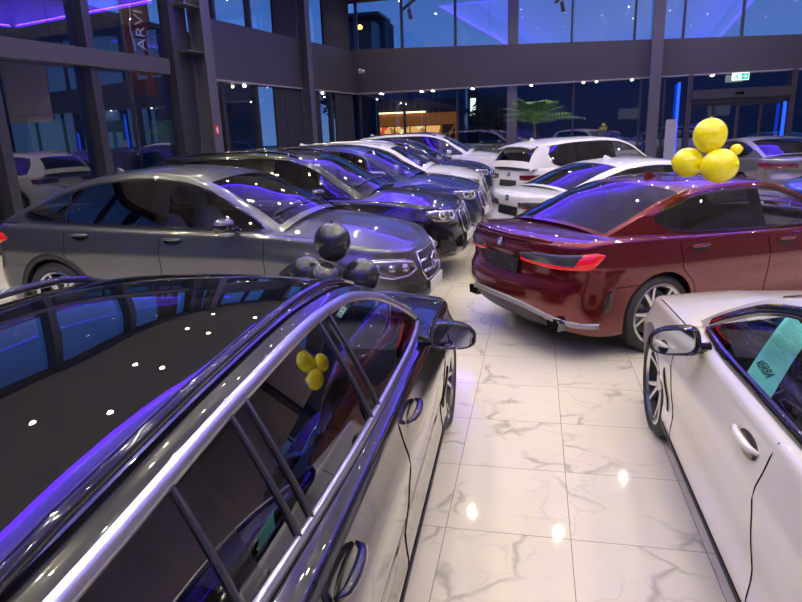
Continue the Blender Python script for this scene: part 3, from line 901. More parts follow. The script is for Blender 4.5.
def lip(c,w=.60):
    mb=MB(); rows=[]
    for k in range(25):
        t=-1+2*k/24; y=w*t; xx=-c.H+.075+.10*abs(t)**2.4; zz=c.zrf(xx)+c.sp.get('rcrown',.03)*.55*(1-abs(t)**3); e=1-abs(t)**6
        rows.append([(xx+.14,y,zz-.004),(xx+.05,y,zz+.008*e),(xx-.02,y,zz+.016*e),(xx-.035,y,zz+.006*e),(xx-.03,y,zz-.03)])
    mb.grid(rows); mb.build('boot_spoiler',c.pm,c.root)
def side_skirt(c,m=None):
    for sg in(1,-1):
        c.band('side_skirt',[(x,c.z0f(x)+.035) for x in np.linspace(c.ax[1]+c.Ra+.02,c.ax[0]-c.Ra-.02,16)],c.maps(sg),m or M_black,.06,.006)
def fender_vent(c):
    x=c.ax[0]-c.Ra-.10
    for sg in(1,-1):
        c.patch('fender_vent',[(x-.02,.36),(x+.03,.36),(x+.05,.58),(x+.03,.60)],c.maps(sg),M_gloss,.004,.003,skirt=.012)
def spoiler(c):
    x=c.sp['rw_top']; rows=[]
    for k in range(13):
        t=-1+2*k/12; y=t*(c.yg(x)-.03); z=c.gz(x)+.05*(1-abs(t)**2.6); rows.append([(x+.18,y,z+.004),(x-.04,y,z+.012),(x-.20,y,z-.03),(x-.19,y,z-.05),(x-.02,y,z-.02)])
    mb=MB(); mb.grid(rows); mb.build('roof_spoiler',c.pm,c.root)
def rear_bar(c,z=.45):
    mp=c.mapq('r'); c.patch('bumper_skid',[(-.70,z-.14),(.70,z-.14),(.62,z),(-.62,z)],mp,M_black,.006,.001,skirt=.03)
    for sg in(1,-1):
        p,n=mp(sg*.52,z-.12); mb=MB(); mb.tube([p+Vector((.1,0,0)),p+Vector((-.035,0,0))],.04,14); mb.build('exhaust_tip',M_chrome,c.root)

# ------------------------------------------------------------------ car types
SEDAN=dict(L=4.72,W=.922,axles=(1.53,-1.32),rw=.335,rim=.262,rimstyle='y',
  zr=[(-2.36,.965),(-2.2,1.0),(-1.7,1.0),(-.9,.965),(.1,.93),(.9,.905),(1.5,.86),(2.0,.78),(2.36,.69)],
  G=[(1.06,.895),(.75,1.07),(.30,1.27),(0,1.335),(-.35,1.35),(-.75,1.325),(-1.1,1.245),(-1.5,1.10),(-1.78,.995)],ws_top=.28,rw_top=-.92,
  seams=(.93,-.10,-1.12),dlo=[(-1.34,.20),(-1.24,.105),(-1.12,.05),(-.9,.026),(.0,.024),(.98,.02)],pillars=[(-1.03,-.99),(-.21,-.06)],
  frame=.055,handles=(.12,-.92),mirror=(.60,.985),tum=.36,ght=.10,ghx=-.3,steer=0,hdrop=.10,
  rear=[(0,.16),(.15,.06),(.35,.0),(.50,.0),(.58,.035),(.66,.065),(.82,.065),(.94,.04),(1,.05)])
LOWSEDAN=dict(SEDAN,zr=[(-2.36,.93),(-2.2,.96),(-1.7,.965),(-.9,.935),(.1,.905),(.9,.885),(1.5,.85),(2.0,.78),(2.36,.69)],
  G=[(1.06,.875),(.64,1.075),(.32,1.20),(0,1.268),(-.4,1.295),(-.8,1.27),(-1.1,1.20),(-1.5,1.06),(-1.78,.965)],mirror=(.56,.945),seams=(.93,-.33,-1.18),handles=(-.16,-1.03),pillars=[(-1.06,-1.02),(-.42,-.28)])
COUPESUV=dict(L=4.75,W=.945,axles=(1.47,-1.40),rw=.37,rim=.275,rimstyle='five_double',rr=.06,
  zr=[(-2.375,1.06),(-2.2,1.12),(-1.2,1.10),(0,1.06),(.9,1.04),(1.5,.995),(2.0,.905),(2.37,.79)],
  z0=[(-2.37,.34),(-1.8,.26),(1.6,.25),(2.37,.28)],
  G=[(1.12,1.04),(.75,1.27),(.35,1.47),(0,1.555),(-.4,1.585),(-.9,1.55),(-1.4,1.44),(-1.9,1.25),(-2.2,1.12)],ws_top=.33,rw_top=-1.42,
  seams=(.98,-.12,-1.22),dlo=[(-1.86,.06),(-1.7,.035),(-1.5,.03),(0,.03),(1.06,.025)],pillars=[(-1.28,-1.25),(-.20,-.07)],
  frame=.06,handles=(.03,-1.02),mirror=(.66,1.13),tum=.40,ght=.14,ghx=-.6,hdrop=.09,cladding=True,seatmat=M_seatg,zbump=(.60,.70),crown=.085)
SUV=dict(L=4.80,W=.955,axles=(1.50,-1.40),rw=.375,rim=.275,rimstyle='five_double',rr=.06,
  zr=[(-2.40,1.04),(-2.2,1.13),(-1,1.13),(0,1.10),(.9,1.085),(1.5,1.06),(2.0,1.0),(2.40,.90)],
  z0=[(-2.4,.34),(-1.8,.25),(1.6,.25),(2.4,.28)],
  G=[(1.18,1.08),(.8,1.32),(.45,1.53),(.05,1.635),(-.4,1.66),(-1.0,1.655),(-1.6,1.615),(-1.95,1.56),(-2.12,1.42),(-2.32,1.14)],ws_top=.42,rw_top=-1.98,
  seams=(1.0,-.12,-1.18),dlo=[(-1.80,.12),(-1.70,.055),(-1.55,.03),(0,.03),(1.10,.025)],pillars=[(-1.17,-1.07),(-.20,-.05)],
  frame=.055,handles=(.03,-.98),mirror=(.66,1.18),tum=.34,ght=.08,ghx=-.8,hdrop=.10,cladding=True,rails=(.25,-1.75),zbump=(.66,.70),bootname='tailgate',qboot=.72,crown=.085,
  rear=[(0,.16),(.15,.05),(.35,.0),(.5,.01),(.56,.04),(.75,.05),(.92,.06),(1,.08)])
WAGON=dict(L=4.68,W=.905,axles=(1.52,-1.30),rw=.34,rim=.262,rimstyle='five_double',
  zr=[(-2.34,.90),(-2.1,.975),(-1,.955),(0,.925),(.9,.90),(1.5,.86),(2.0,.78),(2.34,.68)],
  G=[(1.05,.885),(.75,1.07),(.35,1.24),(0,1.315),(-.45,1.34),(-.9,1.325),(-1.4,1.285),(-1.85,1.225),(-2.05,1.13),(-2.25,.97)],ws_top=.33,rw_top=-1.88,
  seams=(.92,-.22,-1.12),dlo=[(-1.86,.12),(-1.75,.05),(-1.6,.03),(-1,.026),(.0,.024),(.98,.02)],pillars=[(-1.26,-1.18),(-.99,-.955),(-.31,-.25)],
  frame=.045,handles=(-.02,-.98),mirror=(.54,.975),tum=.48,ght=.10,ghx=-.4,hdrop=.10,trim=M_satin,trimw=.034,trimlo=.8,pano=(-1.75,.12,.80),bootname='tailgate',privacy_all=False,
  af=.85,nf=2.1,divider=[-.345,-.235,-1.02,-.94,-1.285],divmat=M_aludk,rails=(.25,-1.75),railmat=M_gloss,bulge=[(-2.25,.05),(-1.88,.045),(0,.05),(.33,.055),(1.05,.13)])

P_gunmetal=paint('dark_gunmetal_paint',(.03,.03,.033),.6,.25)
P_wine=paint('wine_red_paint',(.135,.003,.006),.6,.25)
P_grey=paint('selenite_grey_paint',(.115,.118,.125),.75,.30)
P_black=paint('black_sapphire_paint',(.006,.006,.008),.2,.2)
P_navy=paint('deep_navy_paint',(.006,.008,.026),.4,.25)
P_blue=paint('metallic_blue_paint',(.010,.022,.10),.6,.28)
P_white=paint('alpine_white_paint',(.72,.72,.70),.0,.35)
P_pearl=paint('pearl_white_paint',(.70,.68,.62),.1,.3)
P_mid=paint('mid_grey_paint',(.22,.21,.20),.7,.33)
P_bright=paint('bright_blue_paint',(.01,.06,.28),.5,.28)

ROW='cars parked nose out along the glass wall'; ROWR='cars parked tail out opposite the glass wall'
# black wagon beside the camera
sp=dict(WAGON); sp['feat']=[lambda c:kidney(c,.52,.26,.22),lambda c:headlamps(c,.66,.42,.95,.12),lambda c:intakes(c,.32,.12),side_skirt,fender_vent,lambda c:roundel(c,'f',0,.70),lambda c:lamps_L(c,.82),lambda c:plate_rear(c,.62),rear_bar,spoiler]
wagon=Car('estate_car','black estate car in the left foreground with silver window trim and glass roof',(-1.335,2.18),91.5,sp,P_black,2)
# white saloon right foreground
sp=dict(LOWSEDAN,W=.925,mirrormat=M_gloss,trim=M_gloss,trimw=.045,feat=[lambda c:kidney(c,.50,.27,.22),lambda c:headlamps(c,.66,.42,.95,.12),lambda c:intakes(c,.32,.12),side_skirt,fender_vent,lambda c:lamps_L(c),lambda c:plate_rear(c,.62),diffuser])
white=Car('saloon_car','pearl white saloon in the right foreground with turquoise sheet behind its window',(1.64,2.30),90.2,sp,P_pearl,2)
# wine red saloon
sp=dict(SEDAN,feat=[lambda c:kidney(c,.52,.27,.22),lambda c:headlamps(c,.66,.42,.95,.12),lambda c:intakes(c,.32,.12),side_skirt,lambda c:roundel(c,'r',0,.925),lambda c:lamps_L(c,.845,lit=True),lambda c:plate_rear(c,.75),diffuser,lip])
red=Car('saloon_car','wine red saloon seen from behind with yellow balloons on its roof',(1.635,6.79),34,sp,P_wine,2,group=None)
# grey coupe SUV
sp=dict(COUPESUV,mirrormat=P_gunmetal,divider=[-1.27],feat=[merc_front,merc_rear,side_skirt])
glc=Car('coupe_suv','grey sloping roof sport utility car parked side on behind the black estate',(-3.34,6.15),-3,sp,P_grey,2,group=ROW)
bf=[lambda c:kidney(c,.72,.30,.26),lambda c:headlamps(c,.84,.42,1.02,.15),lambda c:intakes(c,.42,.20),lambda c:plate_front(c,.52),lambda c:roundel(c,'f',0,.93),lambda c:lamps_bar(c,.98),lambda c:plate_rear(c,.72),side_skirt]
sp=dict(SUV,feat=bf,trim=M_gloss,railmat=M_gloss)
x3=Car('suv','black sport utility car with chrome headlights between the grey and the blue car',(-3.26,8.45),-2,sp,P_black,2,group=ROW)
suvb=Car('suv','metallic blue sport utility car third in the left row',(-3.22,11.0),-3,dict(sp,rails=None),P_blue,1,group=ROW)
w4=Car('suv','white sport utility car with white mirror fourth in the left row',(-3.38,13.5),-1,dict(sp,W=.93,railmat=M_satin),P_white,1,group=ROW)
d5=Car('suv','dark sport utility car between the two white cars of the left row',(-3.40,16.2),-1,sp,P_navy,1,group=ROW)
w6=Car('suv','large white sport utility car nearest the end windows in the left row',(-3.10,19.2),-2,sp,P_white,1,group=ROW,scale=1.07)
# right row
sp=dict(SEDAN,feat=[lambda c:kidney(c,.52,.27,.22),lambda c:headlamps(c,.66),lambda c:roundel(c,'r',0,.925),lambda c:lamps_L(c,.845),lambda c:plate_rear(c,.75),lambda c:diffuser(c,M_black)])
w10=Car('saloon_car','white saloon parked directly behind the wine red saloon',(1.62,10.2),30,sp,P_white,1,group=ROWR)
sp=dict(SUV,L=4.5,W=.91,G=[(x*.94,z-.05) for x,z in SUV['G']],ws_top=.40,rw_top=-1.86,zr=[(x*.94,z-.03) for x,z in SUV['zr']],z0=[(x*.94,z-.03) for x,z in SUV['z0']],axles=(1.38,-1.28),dlo=[(x*.94,z) for x,z in SUV['dlo']],pillars=[(x*.94,z*.94) for x,z in SUV['pillars']],mirror=(.62,1.14),rails=None,feat=[lambda c:lamps_bar(c,.92,.36,.98,.12),lambda c:plate_rear(c,.80),rear_bar,spoiler,lambda c:roundel(c,'r',0,.97)])
w11=Car('compact_suv','white hatchback with dark rear glass parked behind the white saloon',(1.20,14.3),38,sp,P_white,1,group=ROWR)
sp=dict(SEDAN,W=.93,feat=[lambda c:lamps_L(c,.86,dark=False),lambda c:plate_rear(c,.60),diffuser,lambda c:roundel(c,'r',0,.925)])
g12=Car('saloon_car','grey saloon by the entrance doors at right showing its red tail light',(5.30,16.9),98,sp,P_mid,1,group=ROWR,scale=1.06)
b13=Car('suv','blue car cut off by the right edge of the photo beyond the wine red roof',(5.80,10.2),202,dict(SUV,rails=None,mirrormat=M_gloss,feat=[lambda c:kidney(c,.72,.30,.26),lambda c:headlamps(c,.84,.42,1.02,.15),lambda c:intakes(c,.42,.20)]),P_bright,1)
LAMP=92.; SKY=.95; EXPO=.45; LEDW=31.; LEDE=9.; SPOTE=260.
# ------------------------------------------------------------------ the showroom
M_wallg=mat('anthracite_cladding',(.050,.046,.052),.48)
M_frame=mat('anthracite_frame',(.028,.028,.032),.40)
M_col=mat('grey_painted_steel',(.085,.082,.10),.45)
M_ceil=mat('white_ceiling',(.62,.60,.57),.8)
M_band=mat('dark_ceiling_band',(.06,.06,.065),.7)
M_wwall=mat('beige_plaster_wall',(.56,.48,.37),.8)
M_led=mat('blue_led_strip',(.05,.03,.6),.4,emit=(.06,.015,1.),es=LEDE)
M_ledv=mat('blue_led_column',(.0,.05,.6),.4,emit=(.008,.06,1.),es=1.6)
M_spotd=mat('spot_diffuser',(.9,.9,.85),.4,emit=(1,.93,.80),es=SPOTE)
M_dl=mat('soffit_lamp',(.9,.9,.8),.4,emit=(1,.95,.72),es=9)
M_soff=mat('pale_soffit_trim',(.24,.23,.25),.4)
M_glass=glassmat('window_glass',(.80,.86,.90),.19)

def floor_material():
    m=bpy.data.materials.new('marble_tiles'); m.use_nodes=True; nt=m.node_tree; b=nt.nodes['Principled BSDF']; L=nt.links.new
    g=N(nt,'ShaderNodeNewGeometry'); sp_=N(nt,'ShaderNodeSeparateXYZ'); L(g.outputs['Position'],sp_.inputs[0])
    def mth(op,a,b_=None):
        n=N(nt,'ShaderNodeMath',operation=op)
        for i,k in enumerate((a,b_)):
            if k is None: continue
            if isinstance(k,(int,float)): n.inputs[i].default_value=k
            else: L(k,n.inputs[i])
        return n.outputs[0]
    tx=mth('DIVIDE',mth('SUBTRACT',sp_.outputs[0],.203),.598); ty=mth('DIVIDE',mth('SUBTRACT',sp_.outputs[1],2.628),.607)
    def edge(t): return mth('ABSOLUTE',mth('SUBTRACT',mth('FRACT',t),.5))
    e=mth('MAXIMUM',edge(tx),edge(ty)); gr=N(nt,'ShaderNodeMapRange'); gr.inputs[1].default_value=.4955; gr.inputs[2].default_value=.4985; L(e,gr.inputs[0])
    cell=N(nt,'ShaderNodeCombineXYZ'); L(mth('FLOOR',tx),cell.inputs[0]); L(mth('FLOOR',ty),cell.inputs[1])
    wn=N(nt,'ShaderNodeTexWhiteNoise'); L(cell.outputs[0],wn.inputs['Vector'])
    off=N(nt,'ShaderNodeVectorMath',operation='MULTIPLY_ADD'); L(wn.outputs['Color'],off.inputs[0]); off.inputs[1].default_value=(37,37,37); L(g.outputs['Position'],off.inputs[2])
    nz=N(nt,'ShaderNodeTexNoise'); nz.inputs['Scale'].default_value=2.6; nz.inputs['Detail'].default_value=3; L(off.outputs[0],nz.inputs['Vector'])
    wv=N(nt,'ShaderNodeVectorMath',operation='MULTIPLY_ADD'); L(nz.outputs['Color'],wv.inputs[0]); wv.inputs[1].default_value=(.42,.42,.42); L(off.outputs[0],wv.inputs[2])
    def vein(scale,w):
        v=N(nt,'ShaderNodeTexVoronoi',feature='DISTANCE_TO_EDGE'); v.inputs['Scale'].default_value=scale; L(wv.outputs[0],v.inputs['Vector'])
        r=N(nt,'ShaderNodeMapRange'); r.inputs[1].default_value=0; r.inputs[2].default_value=w; r.inputs[3].default_value=1; r.inputs[4].default_value=0; L(v.outputs['Distance'],r.inputs[0]); return r.outputs[0]
    n2=N(nt,'ShaderNodeTexNoise'); n2.inputs['Scale'].default_value=3.2; L(off.outputs[0],n2.inputs['Vector'])
    msk=N(nt,'ShaderNodeMapRange'); msk.inputs[1].default_value=.46; msk.inputs[2].default_value=.62; L(n2.outputs['Fac'],msk.inputs[0])
    vv=mth('ADD',mth('MULTIPLY',vein(1.35,.036),msk.outputs[0]),mth('MULTIPLY',vein(3.6,.03),mth('MULTIPLY',msk.outputs[0],.35)))
    vv=mth('MINIMUM',vv,1.)
    c1=N(nt,'ShaderNodeMix',data_type='RGBA'); c1.inputs[6].default_value=(.68,.635,.54,1); c1.inputs[7].default_value=(.36,.33,.285,1); L(mth('MULTIPLY',vv,.76),c1.inputs[0])
    c2=N(nt,'ShaderNodeMix',data_type='RGBA'); c2.inputs[7].default_value=(.20,.185,.16,1); L(c1.outputs[2],c2.inputs[6]); L(gr.outputs[0],c2.inputs[0])
    L(c2.outputs[2],b.inputs['Base Color']); b.inputs['Roughness'].default_value=.055; b.inputs['Specular IOR Level'].default_value=.55
    return m
mb=MB(); mb.grid([[(-16,-13,0),(17,-13,0)],[(-16,22.95,0),(17,22.95,0)]])
mb=MB(); mb.add([(17,-13,0),(17,23.3,0),(-7.1,25.15,0),(-12.5,-13,0)],[(0,1,2,3)]); struct(mb.build('floor',floor_material(),None,False))
def asphalt():
    m=mat('wet_asphalt',(.035,.037,.042),.55); return m
mb=MB(); mb.add([(-90,-40,-.05),(90,-40,-.05),(90,120,-.05),(-90,120,-.05)],[(0,1,2,3)]); struct(mb.build('ground',asphalt(),None,False))

K=Vector((-7.08,25.08,0)); DL_=Vector((-.14,-.9902,0)); NL=Vector((.9902,-.14,0)); DB=Vector((.9971,-.076,0)); NB=Vector((-.076,-.9971,0))
def WL(u,z,o=0): return K+DL_*u+NL*o+Vector((0,0,z))
def WB(v,z,o=0): return K+DB*v+NB*o+Vector((0,0,z))
def slab(mb,f,a,b,z0,z1,o0,o1,z1b=None):
    z1b=z1 if z1b is None else z1b
    vs=[f(a,z0,o0),f(b,z0,o0),f(b,z1b,o0),f(a,z1,o0),f(a,z0,o1),f(b,z0,o1),f(b,z1b,o1),f(a,z1,o1)]
    mb.add(vs,[(0,1,2,3),(5,4,7,6),(4,0,3,7),(1,5,6,2),(3,2,6,7),(4,5,1,0)])
ULEN=38.4; VLEN=24.1; ZC=7.0; ZR=8.2
tn=[0]
def trim(mb,m,bev=True):
    tn[0]+=1; o=struct(mb.build('trim_%d'%tn[0],m,None,False)); return o
# fascias
mb=MB(); slab(mb,WL,-.3,9.5,3.4,4.97,-.35,0,4.90); struct(mb.build('wall_left',M_wallg,None,False))
mb=MB(); slab(mb,WB,-.3,VLEN,3.4,5.05,-.35,0,4.14); struct(mb.build('wall_back',M_wallg,None,False))
for f,a,b in((WL,0.02,9.5),(WB,.02,VLEN)):
    mb=MB(); slab(mb,f,a,b,3.365,3.41,-.35,.035); trim(mb,M_soff)
mb=MB(); slab(mb,WL,11.0,ULEN,3.4,3.74,-.20,.10); trim(mb,M_wallg)
mb=MB(); slab(mb,WL,10.05,10.55,0,7.0,-.30,-.02); struct(mb.build('wall_left_pier',M_frame,None,False))
# head bands above the upper glass
for f,l in((WL,ULEN),(WB,VLEN)):
    mb=MB(); slab(mb,f,-.3,l,6.75,7.6,-.35,.02); trim(mb,M_wallg)
# steel columns
def icol(f,u,w,d,o,z1=7.0):
    mb=MB(); t=.03
    slab(mb,f,u-w/2,u+w/2,0,z1,o+d-t,o+d); slab(mb,f,u-w/2,u+w/2,0,z1,o,o+t); slab(mb,f,u-.02,u+.02,0,z1,o+t,o+d-t)
    return mb
for f,u,w,d,o in((WL,9.78,.36,.42,-.05),(WL,4.22,.32,.34,-.05),(WB,11.14,.36,.36,.0),(WB,20.5,.36,.36,0)):
    mb=icol(f,u,w,d,o); trim(mb,M_col)
mb=MB(); slab(mb,WB,6.02,6.38,0,7.0,-.33,-.05); trim(mb,M_col)
# stiffeners of the near column
mb=MB()
for z in(3.95,5.0): slab(mb,WL,9.6,10.5,z,z+.03,0,.30)
trim(mb,M_col)
# mullions
LOWL=[.12,1.95,6.99,8.72]; LOWB=[.12,1.96,4.1,8.42,10.72,11.5,16.6,18.6,22.6]
for u in LOWL:
    mb=MB(); slab(mb,WL,u-.05,u+.05,0,3.4,-.28,-.10); trim(mb,M_frame)
    mb=MB(); slab(mb,WL,u-.05,u+.05,4.85,6.8,-.28,-.10); trim(mb,M_frame)
for u in(10.62,13.25,15.55,17.8,20.1,22.4,24.7,27,29.3,31.6,33.9,36.2):
    mb=MB(); slab(mb,WL,u-.10,u+.10,0,7.0,-.28,.02); trim(mb,M_frame)
for v in LOWB:
    mb=MB(); slab(mb,WB,v-.035,v+.035,0,3.4,-.28,-.12); trim(mb,M_frame)
for v in(.12,1.96,4.05,8.28,10.4,11.97,13.78,15.8,17.8,19.8,21.8,23.6):
    mb=MB(); slab(mb,WB,v-.04,v+.04,4.2,6.8,-.28,-.12); trim(mb,M_frame)
for f,a,b in((WL,0,ULEN),(WB,0,VLEN)):
    mb=MB(); slab(mb,f,a,b,0,.10,-.28,-.08); trim(mb,M_frame)
# glazing, one window per bay
wn_=[0]
def window(f,a,b,z0,z1,o=-.2):
    wn_[0]+=1; mb=MB(); mb.add([f(a,z0,o),f(b,z0,o),f(b,z1,o),f(a,z1,o)],[(0,1,2,3)]); struct(mb.build('window_%d'%wn_[0],M_glass,None,False))
for a,b in zip([0,1.95,4.22,6.99,8.72],[1.95,4.22,6.99,8.72,10.05]): window(WL,a,b,.1,3.4); window(WL,a,b,4.92,6.75)
ub=[10.55,13.25,15.55,17.8,20.1,22.4,24.7,27,29.3,31.6,33.9,36.2,ULEN]
for a,b in zip(ub,ub[1:]): window(WL,a,b,.1,3.4); window(WL,a,b,3.74,6.75)
for a,b in zip([0,1.96,4.1,6.2,8.42,10.72,11.5],[1.96,4.1,6.2,8.42,10.72,11.5,12.2]): window(WB,a,b,.1,3.4)
for a,b in zip([15.55,16.6,18.6,20.5,22.6],[16.6,18.6,20.5,22.6,VLEN]): window(WB,a,b,.1,3.4)
vb=[0,1.96,4.05,6.2,8.28,10.4,11.97,13.78,15.8,17.8,19.8,21.8,23.6,VLEN]
for a,b in zip(vb,vb[1:]): window(WB,a,b,4.3,6.75)
mb=MB(); slab(mb,WB,17.0,VLEN,3.0,7.0,-.1,.02); struct(mb.build('wall_back_panel',M_wwall,None,False))
# entrance door
window(WB,12.34,15.40,2.88,3.4)
dr=MB(); slab(dr,WB,12.22,12.38,0,3.4,-.30,.06); slab(dr,WB,15.38,15.55,0,3.4,-.30,.06); slab(dr,WB,12.38,15.38,2.58,2.88,-.30,.12); slab(dr,WB,12.38,15.38,2.42,2.58,-.26,-.05)
door=struct(dr.build('door_1',M_frame,None,False))
for k,(a,b) in enumerate(((12.38,13.15),(13.15,13.88),(13.88,14.61),(14.61,15.38))):
    lf=MB(); o0,o1=(-.24,-.19) if k in(0,3) else (-.17,-.12)
    slab(lf,WB,a,a+.05,.02,2.42,o0,o1); slab(lf,WB,b-.05,b,.02,2.42,o0,o1); slab(lf,WB,a,b,.02,.12,o0,o1); slab(lf,WB,a,b,2.34,2.42,o0,o1)
    lo=lf.build('door_leaf',M_frame,door,False); mb=MB(); oo=(o0+o1)/2; mb.add([WB(a+.05,.12,oo),WB(b-.05,.12,oo),WB(b-.05,2.34,oo),WB(a+.05,2.34,oo)],[(0,1,2,3)]); mb.build('door_glass',M_glass,lo,False)
mb=MB(); slab(mb,WB,13.72,13.98,2.68,2.76,.12,.16); mb.build('door_sensor',M_gloss,door,False)
# other walls and the ceiling
mb=MB(); mb.add([(17,-13,0),(17,23.25,0),(17,23.25,7.6),(17,-13,7.6)],[(0,1,2,3)]); struct(mb.build('wall_right',M_wwall,None,False))
mb=MB(); mb.add([(17,-13,0),(-12.47,-13,0),(-12.47,-13,7.6),(17,-13,7.6)],[(0,1,2,3)]); struct(mb.build('wall_front',mat('dark_rear_wall',(.05,.05,.055),.5),None,False))
X0,X1,Y0,Y1=-4.8,8.2,-9.,21.6
cor=[(17,-13),(17,23.25),(-7.08,25.1),(-12.47,-13)]; inn=[(X1,Y0),(X1,Y1),(X0,Y1),(X0,Y0)]
inl=[(X1-.06,Y0+.06),(X1-.06,Y1-.06),(X0+.06,Y1-.06),(X0+.06,Y0+.06)]
mb=MB(); mb.add([(x,y,ZC) for x,y in cor]+[(x,y,ZC) for x,y in inl],[(0,1,5,4),(1,2,6,5),(2,3,7,6),(3,0,4,7)]); struct(mb.build('ceiling',mat('ceiling_border',(.30,.29,.29),.8),None,False))
mb=MB(); mb.add([(x,y,ZR) for x,y in inn],[(0,1,2,3)]); struct(mb.build('ceiling_recess',M_ceil,None,False))
for a,b in zip(inn,inn[1:]+inn[:1]):
    a=Vector((*a,ZC)); b=Vector((*b,ZC)); c=Vector(((X0+X1)/2,(Y0+Y1)/2,ZC)); d=(b-a).normalized(); nrm=Vector((-d.y,d.x,0)); nrm=nrm if nrm.dot(c-a)>0 else -nrm
    mb=MB(); mb.add([a,b,b+Vector((0,0,ZR-ZC)),a+Vector((0,0,ZR-ZC))],[(0,1,2,3)]); trim(mb,M_ceil)
    p0,p1=a+d*.3+nrm*.09+Vector((0,0,.026)),b-d*.3+nrm*.09+Vector((0,0,.026))
    mb=MB(); mb.beam(p0,p1,.16,.05); o=mb.build('led_strip',M_led,None,False)
    side='end windows' if abs(a.y-Y1)<.1 and abs(b.y-Y1)<.1 else('left glass wall' if abs(a.x-X0)<.1 and abs(b.x-X0)<.1 else('right wall' if abs(a.x-X1)<.1 and abs(b.x-X1)<.1 else 'rear wall'))
    tag(o,'blue light strip edging the ceiling recess along the '+side,'light strip','ceiling light strips')
    ld=bpy.data.lights.new('led_wash','AREA'); ld.shape='RECTANGLE'; ld.size=(p1-p0).length; ld.size_y=.10; ld.energy=LEDW*(p1-p0).length; ld.color=(.05,.01,1.)
    l=bpy.data.objects.new('led_lamp',ld); C.objects.link(l); l.parent=o; l.location=(p0+p1)/2+Vector((0,0,.04))+nrm*.02
    z=-(Vector((0,0,.70))+nrm*.72).normalized(); x=d; y=z.cross(x); l.rotation_euler=Matrix((( x.x,y.x,z.x),(x.y,y.y,z.y),(x.z,y.z,z.z))).to_euler()
# ceiling spots
lampd=bpy.data.lights.new('spot_bulb','SPOT'); lampd.energy=LAMP; lampd.color=(1,.905,.56); lampd.spot_size=R(130); lampd.spot_blend=.7; lampd.shadow_soft_size=.045
hm=dm=None
for ix,x in enumerate((-7.2,-5.6,-3.2,-1.2,.8,2.8,4.8,6.8,9.6,13.)):
    for iy,y in enumerate((-7,-4,-1.2,1.4,4.0,6.6,9.2,11.8,14.4,17.,19.6,23.)):
        if (x<-6 and y>16) or (x>8 and iy%2) or (y<-3 and ix%2) or (ix in(3,4) and iy in(7,9,10)): continue
        xx=x+.35*math.sin(ix*2.1+iy*1.3); yy=y+.4*math.cos(ix*1.7+iy); zc=ZR if X0<xx<X1 and Y0<yy<Y1 else ZC
        e=empty('ceiling_spotlight','round recessed spotlight in the showroom ceiling','light',(xx,yy,zc),0,'recessed ceiling spotlights')
        if hm is None:
            mb=MB(); mb.lathe([(.055,-.004),(.075,-.004),(.078,-.014),(.062,-.020),(.052,-.006)],20,'z'); hm=mb.build('housing',M_white,e).data
            mb=MB(); mb.add([(.054*math.cos(2*PI*k/16),.054*math.sin(2*PI*k/16),-.008) for k in range(16)],[tuple(range(16))[::-1]]); dm=mb.build('diffuser',M_spotd,e,False).data
        else: part_from('housing',hm,None,e); part_from('diffuser',dm,None,e)
        l=bpy.data.objects.new('bulb',lampd); C.objects.link(l); l.parent=e; l.location=(0,0,-.03)
# soffit lamps under the gallery edge
for k,v in enumerate((1.05,2.7,3.15,4.7,6.9,8.75,9.2,10.4,13.0)):
    mb=MB(); p=WB(v,3.345,-.06+(.0 if k%2 else .0)); mb.ell(p,(.05,.05,.03),12,6); tag(mb.build('downlight',M_dl),'small bright downlight under the gallery edge of the end wall','light','downlights under the end gallery')
for k,u in enumerate((2.9,6.6,7.8,9.2)):
    mb=MB(); p=WL(u,3.30,.0); mb.ell(p,(.05,.05,.045),12,6); tag(mb.build('downlight',M_dl if k!=1 else M_white),'small downlight under the gallery edge of the left wall','light','downlights under the left gallery')
# curtains
def curtain(u0,u1,z0,z1,lab,ph=0,grp=None):
    mb=MB(); n_=int((u1-u0)/.03)+2; rows=[]
    for z in(z0,(z0+z1)/2,z1): rows.append([WL(u0+(u1-u0)*k/(n_-1),z,-.05+.045*math.sin(k*1.15+ph)+.012*math.sin(k*.41+z)) for k in range(n_)])
    mb.grid(rows); mb.grid([[p-NL*.006 for p in r] for r in rows],True); tag(mb.build('curtain',mat('dark_grey_drape',(.022,.022,.03),.85)),lab,'curtain','dark curtains on the left wall')
curtain(.22,1.85,.05,3.36,'dark pleated curtain at the corner below the gallery',0)
curtain(3.1,4.0,.05,3.36,'dark curtain below the gallery beside the farther wall column',1)
curtain(4.45,6.2,.05,3.36,'wide dark curtain below the gallery left of the farther wall column',2)
curtain(.22,2.5,4.95,6.7,'dark curtain in the upper window next to the corner',.5)
curtain(4.45,5.9,4.93,6.7,'dark curtain in the upper window left of the farther wall column',1.5)
# wall signs, camera
def plaque(f,u,z,o,w,h,name,m,lab,cat):
    mb=MB(); slab(mb,f,u-w/2,u+w/2,z-h/2,z+h/2,o,o+.012); x=mb.build(name,m,None,False); return tag(x,lab,cat)
s_=plaque(WL,9.82,2.10,.37,.16,.24,'fire_sign',mat('fire_red',(.6,.02,.03),.4),'small red fire safety sign on the near wall column','sign')
mb=MB(); 
def WLp(u,z): return WL(9.82+u,2.10+z,.385)
for pts in([(-.035,-.08),(.035,-.08),(.035,.045),(-.035,.045)],[(-.015,.05),(.015,.05),(.015,.08),(-.015,.08)],[(.04,.0),(.055,-.02),(.055,.05),(.04,.05)]):
    mb.add([WLp(*p) for p in pts],[(0,1,2,3)])
mb.build('pictogram',M_white,s_,False)
plaque(WL,9.50,2.09,.05,.20,.13,'notice',mat('cream_notice',(.55,.50,.32),.6),'small cream notice beside the red fire sign','sign')
e=empty('security_camera','white bullet security camera on the gallery fascia in the corner','camera',WB(.26,4.23,.0))
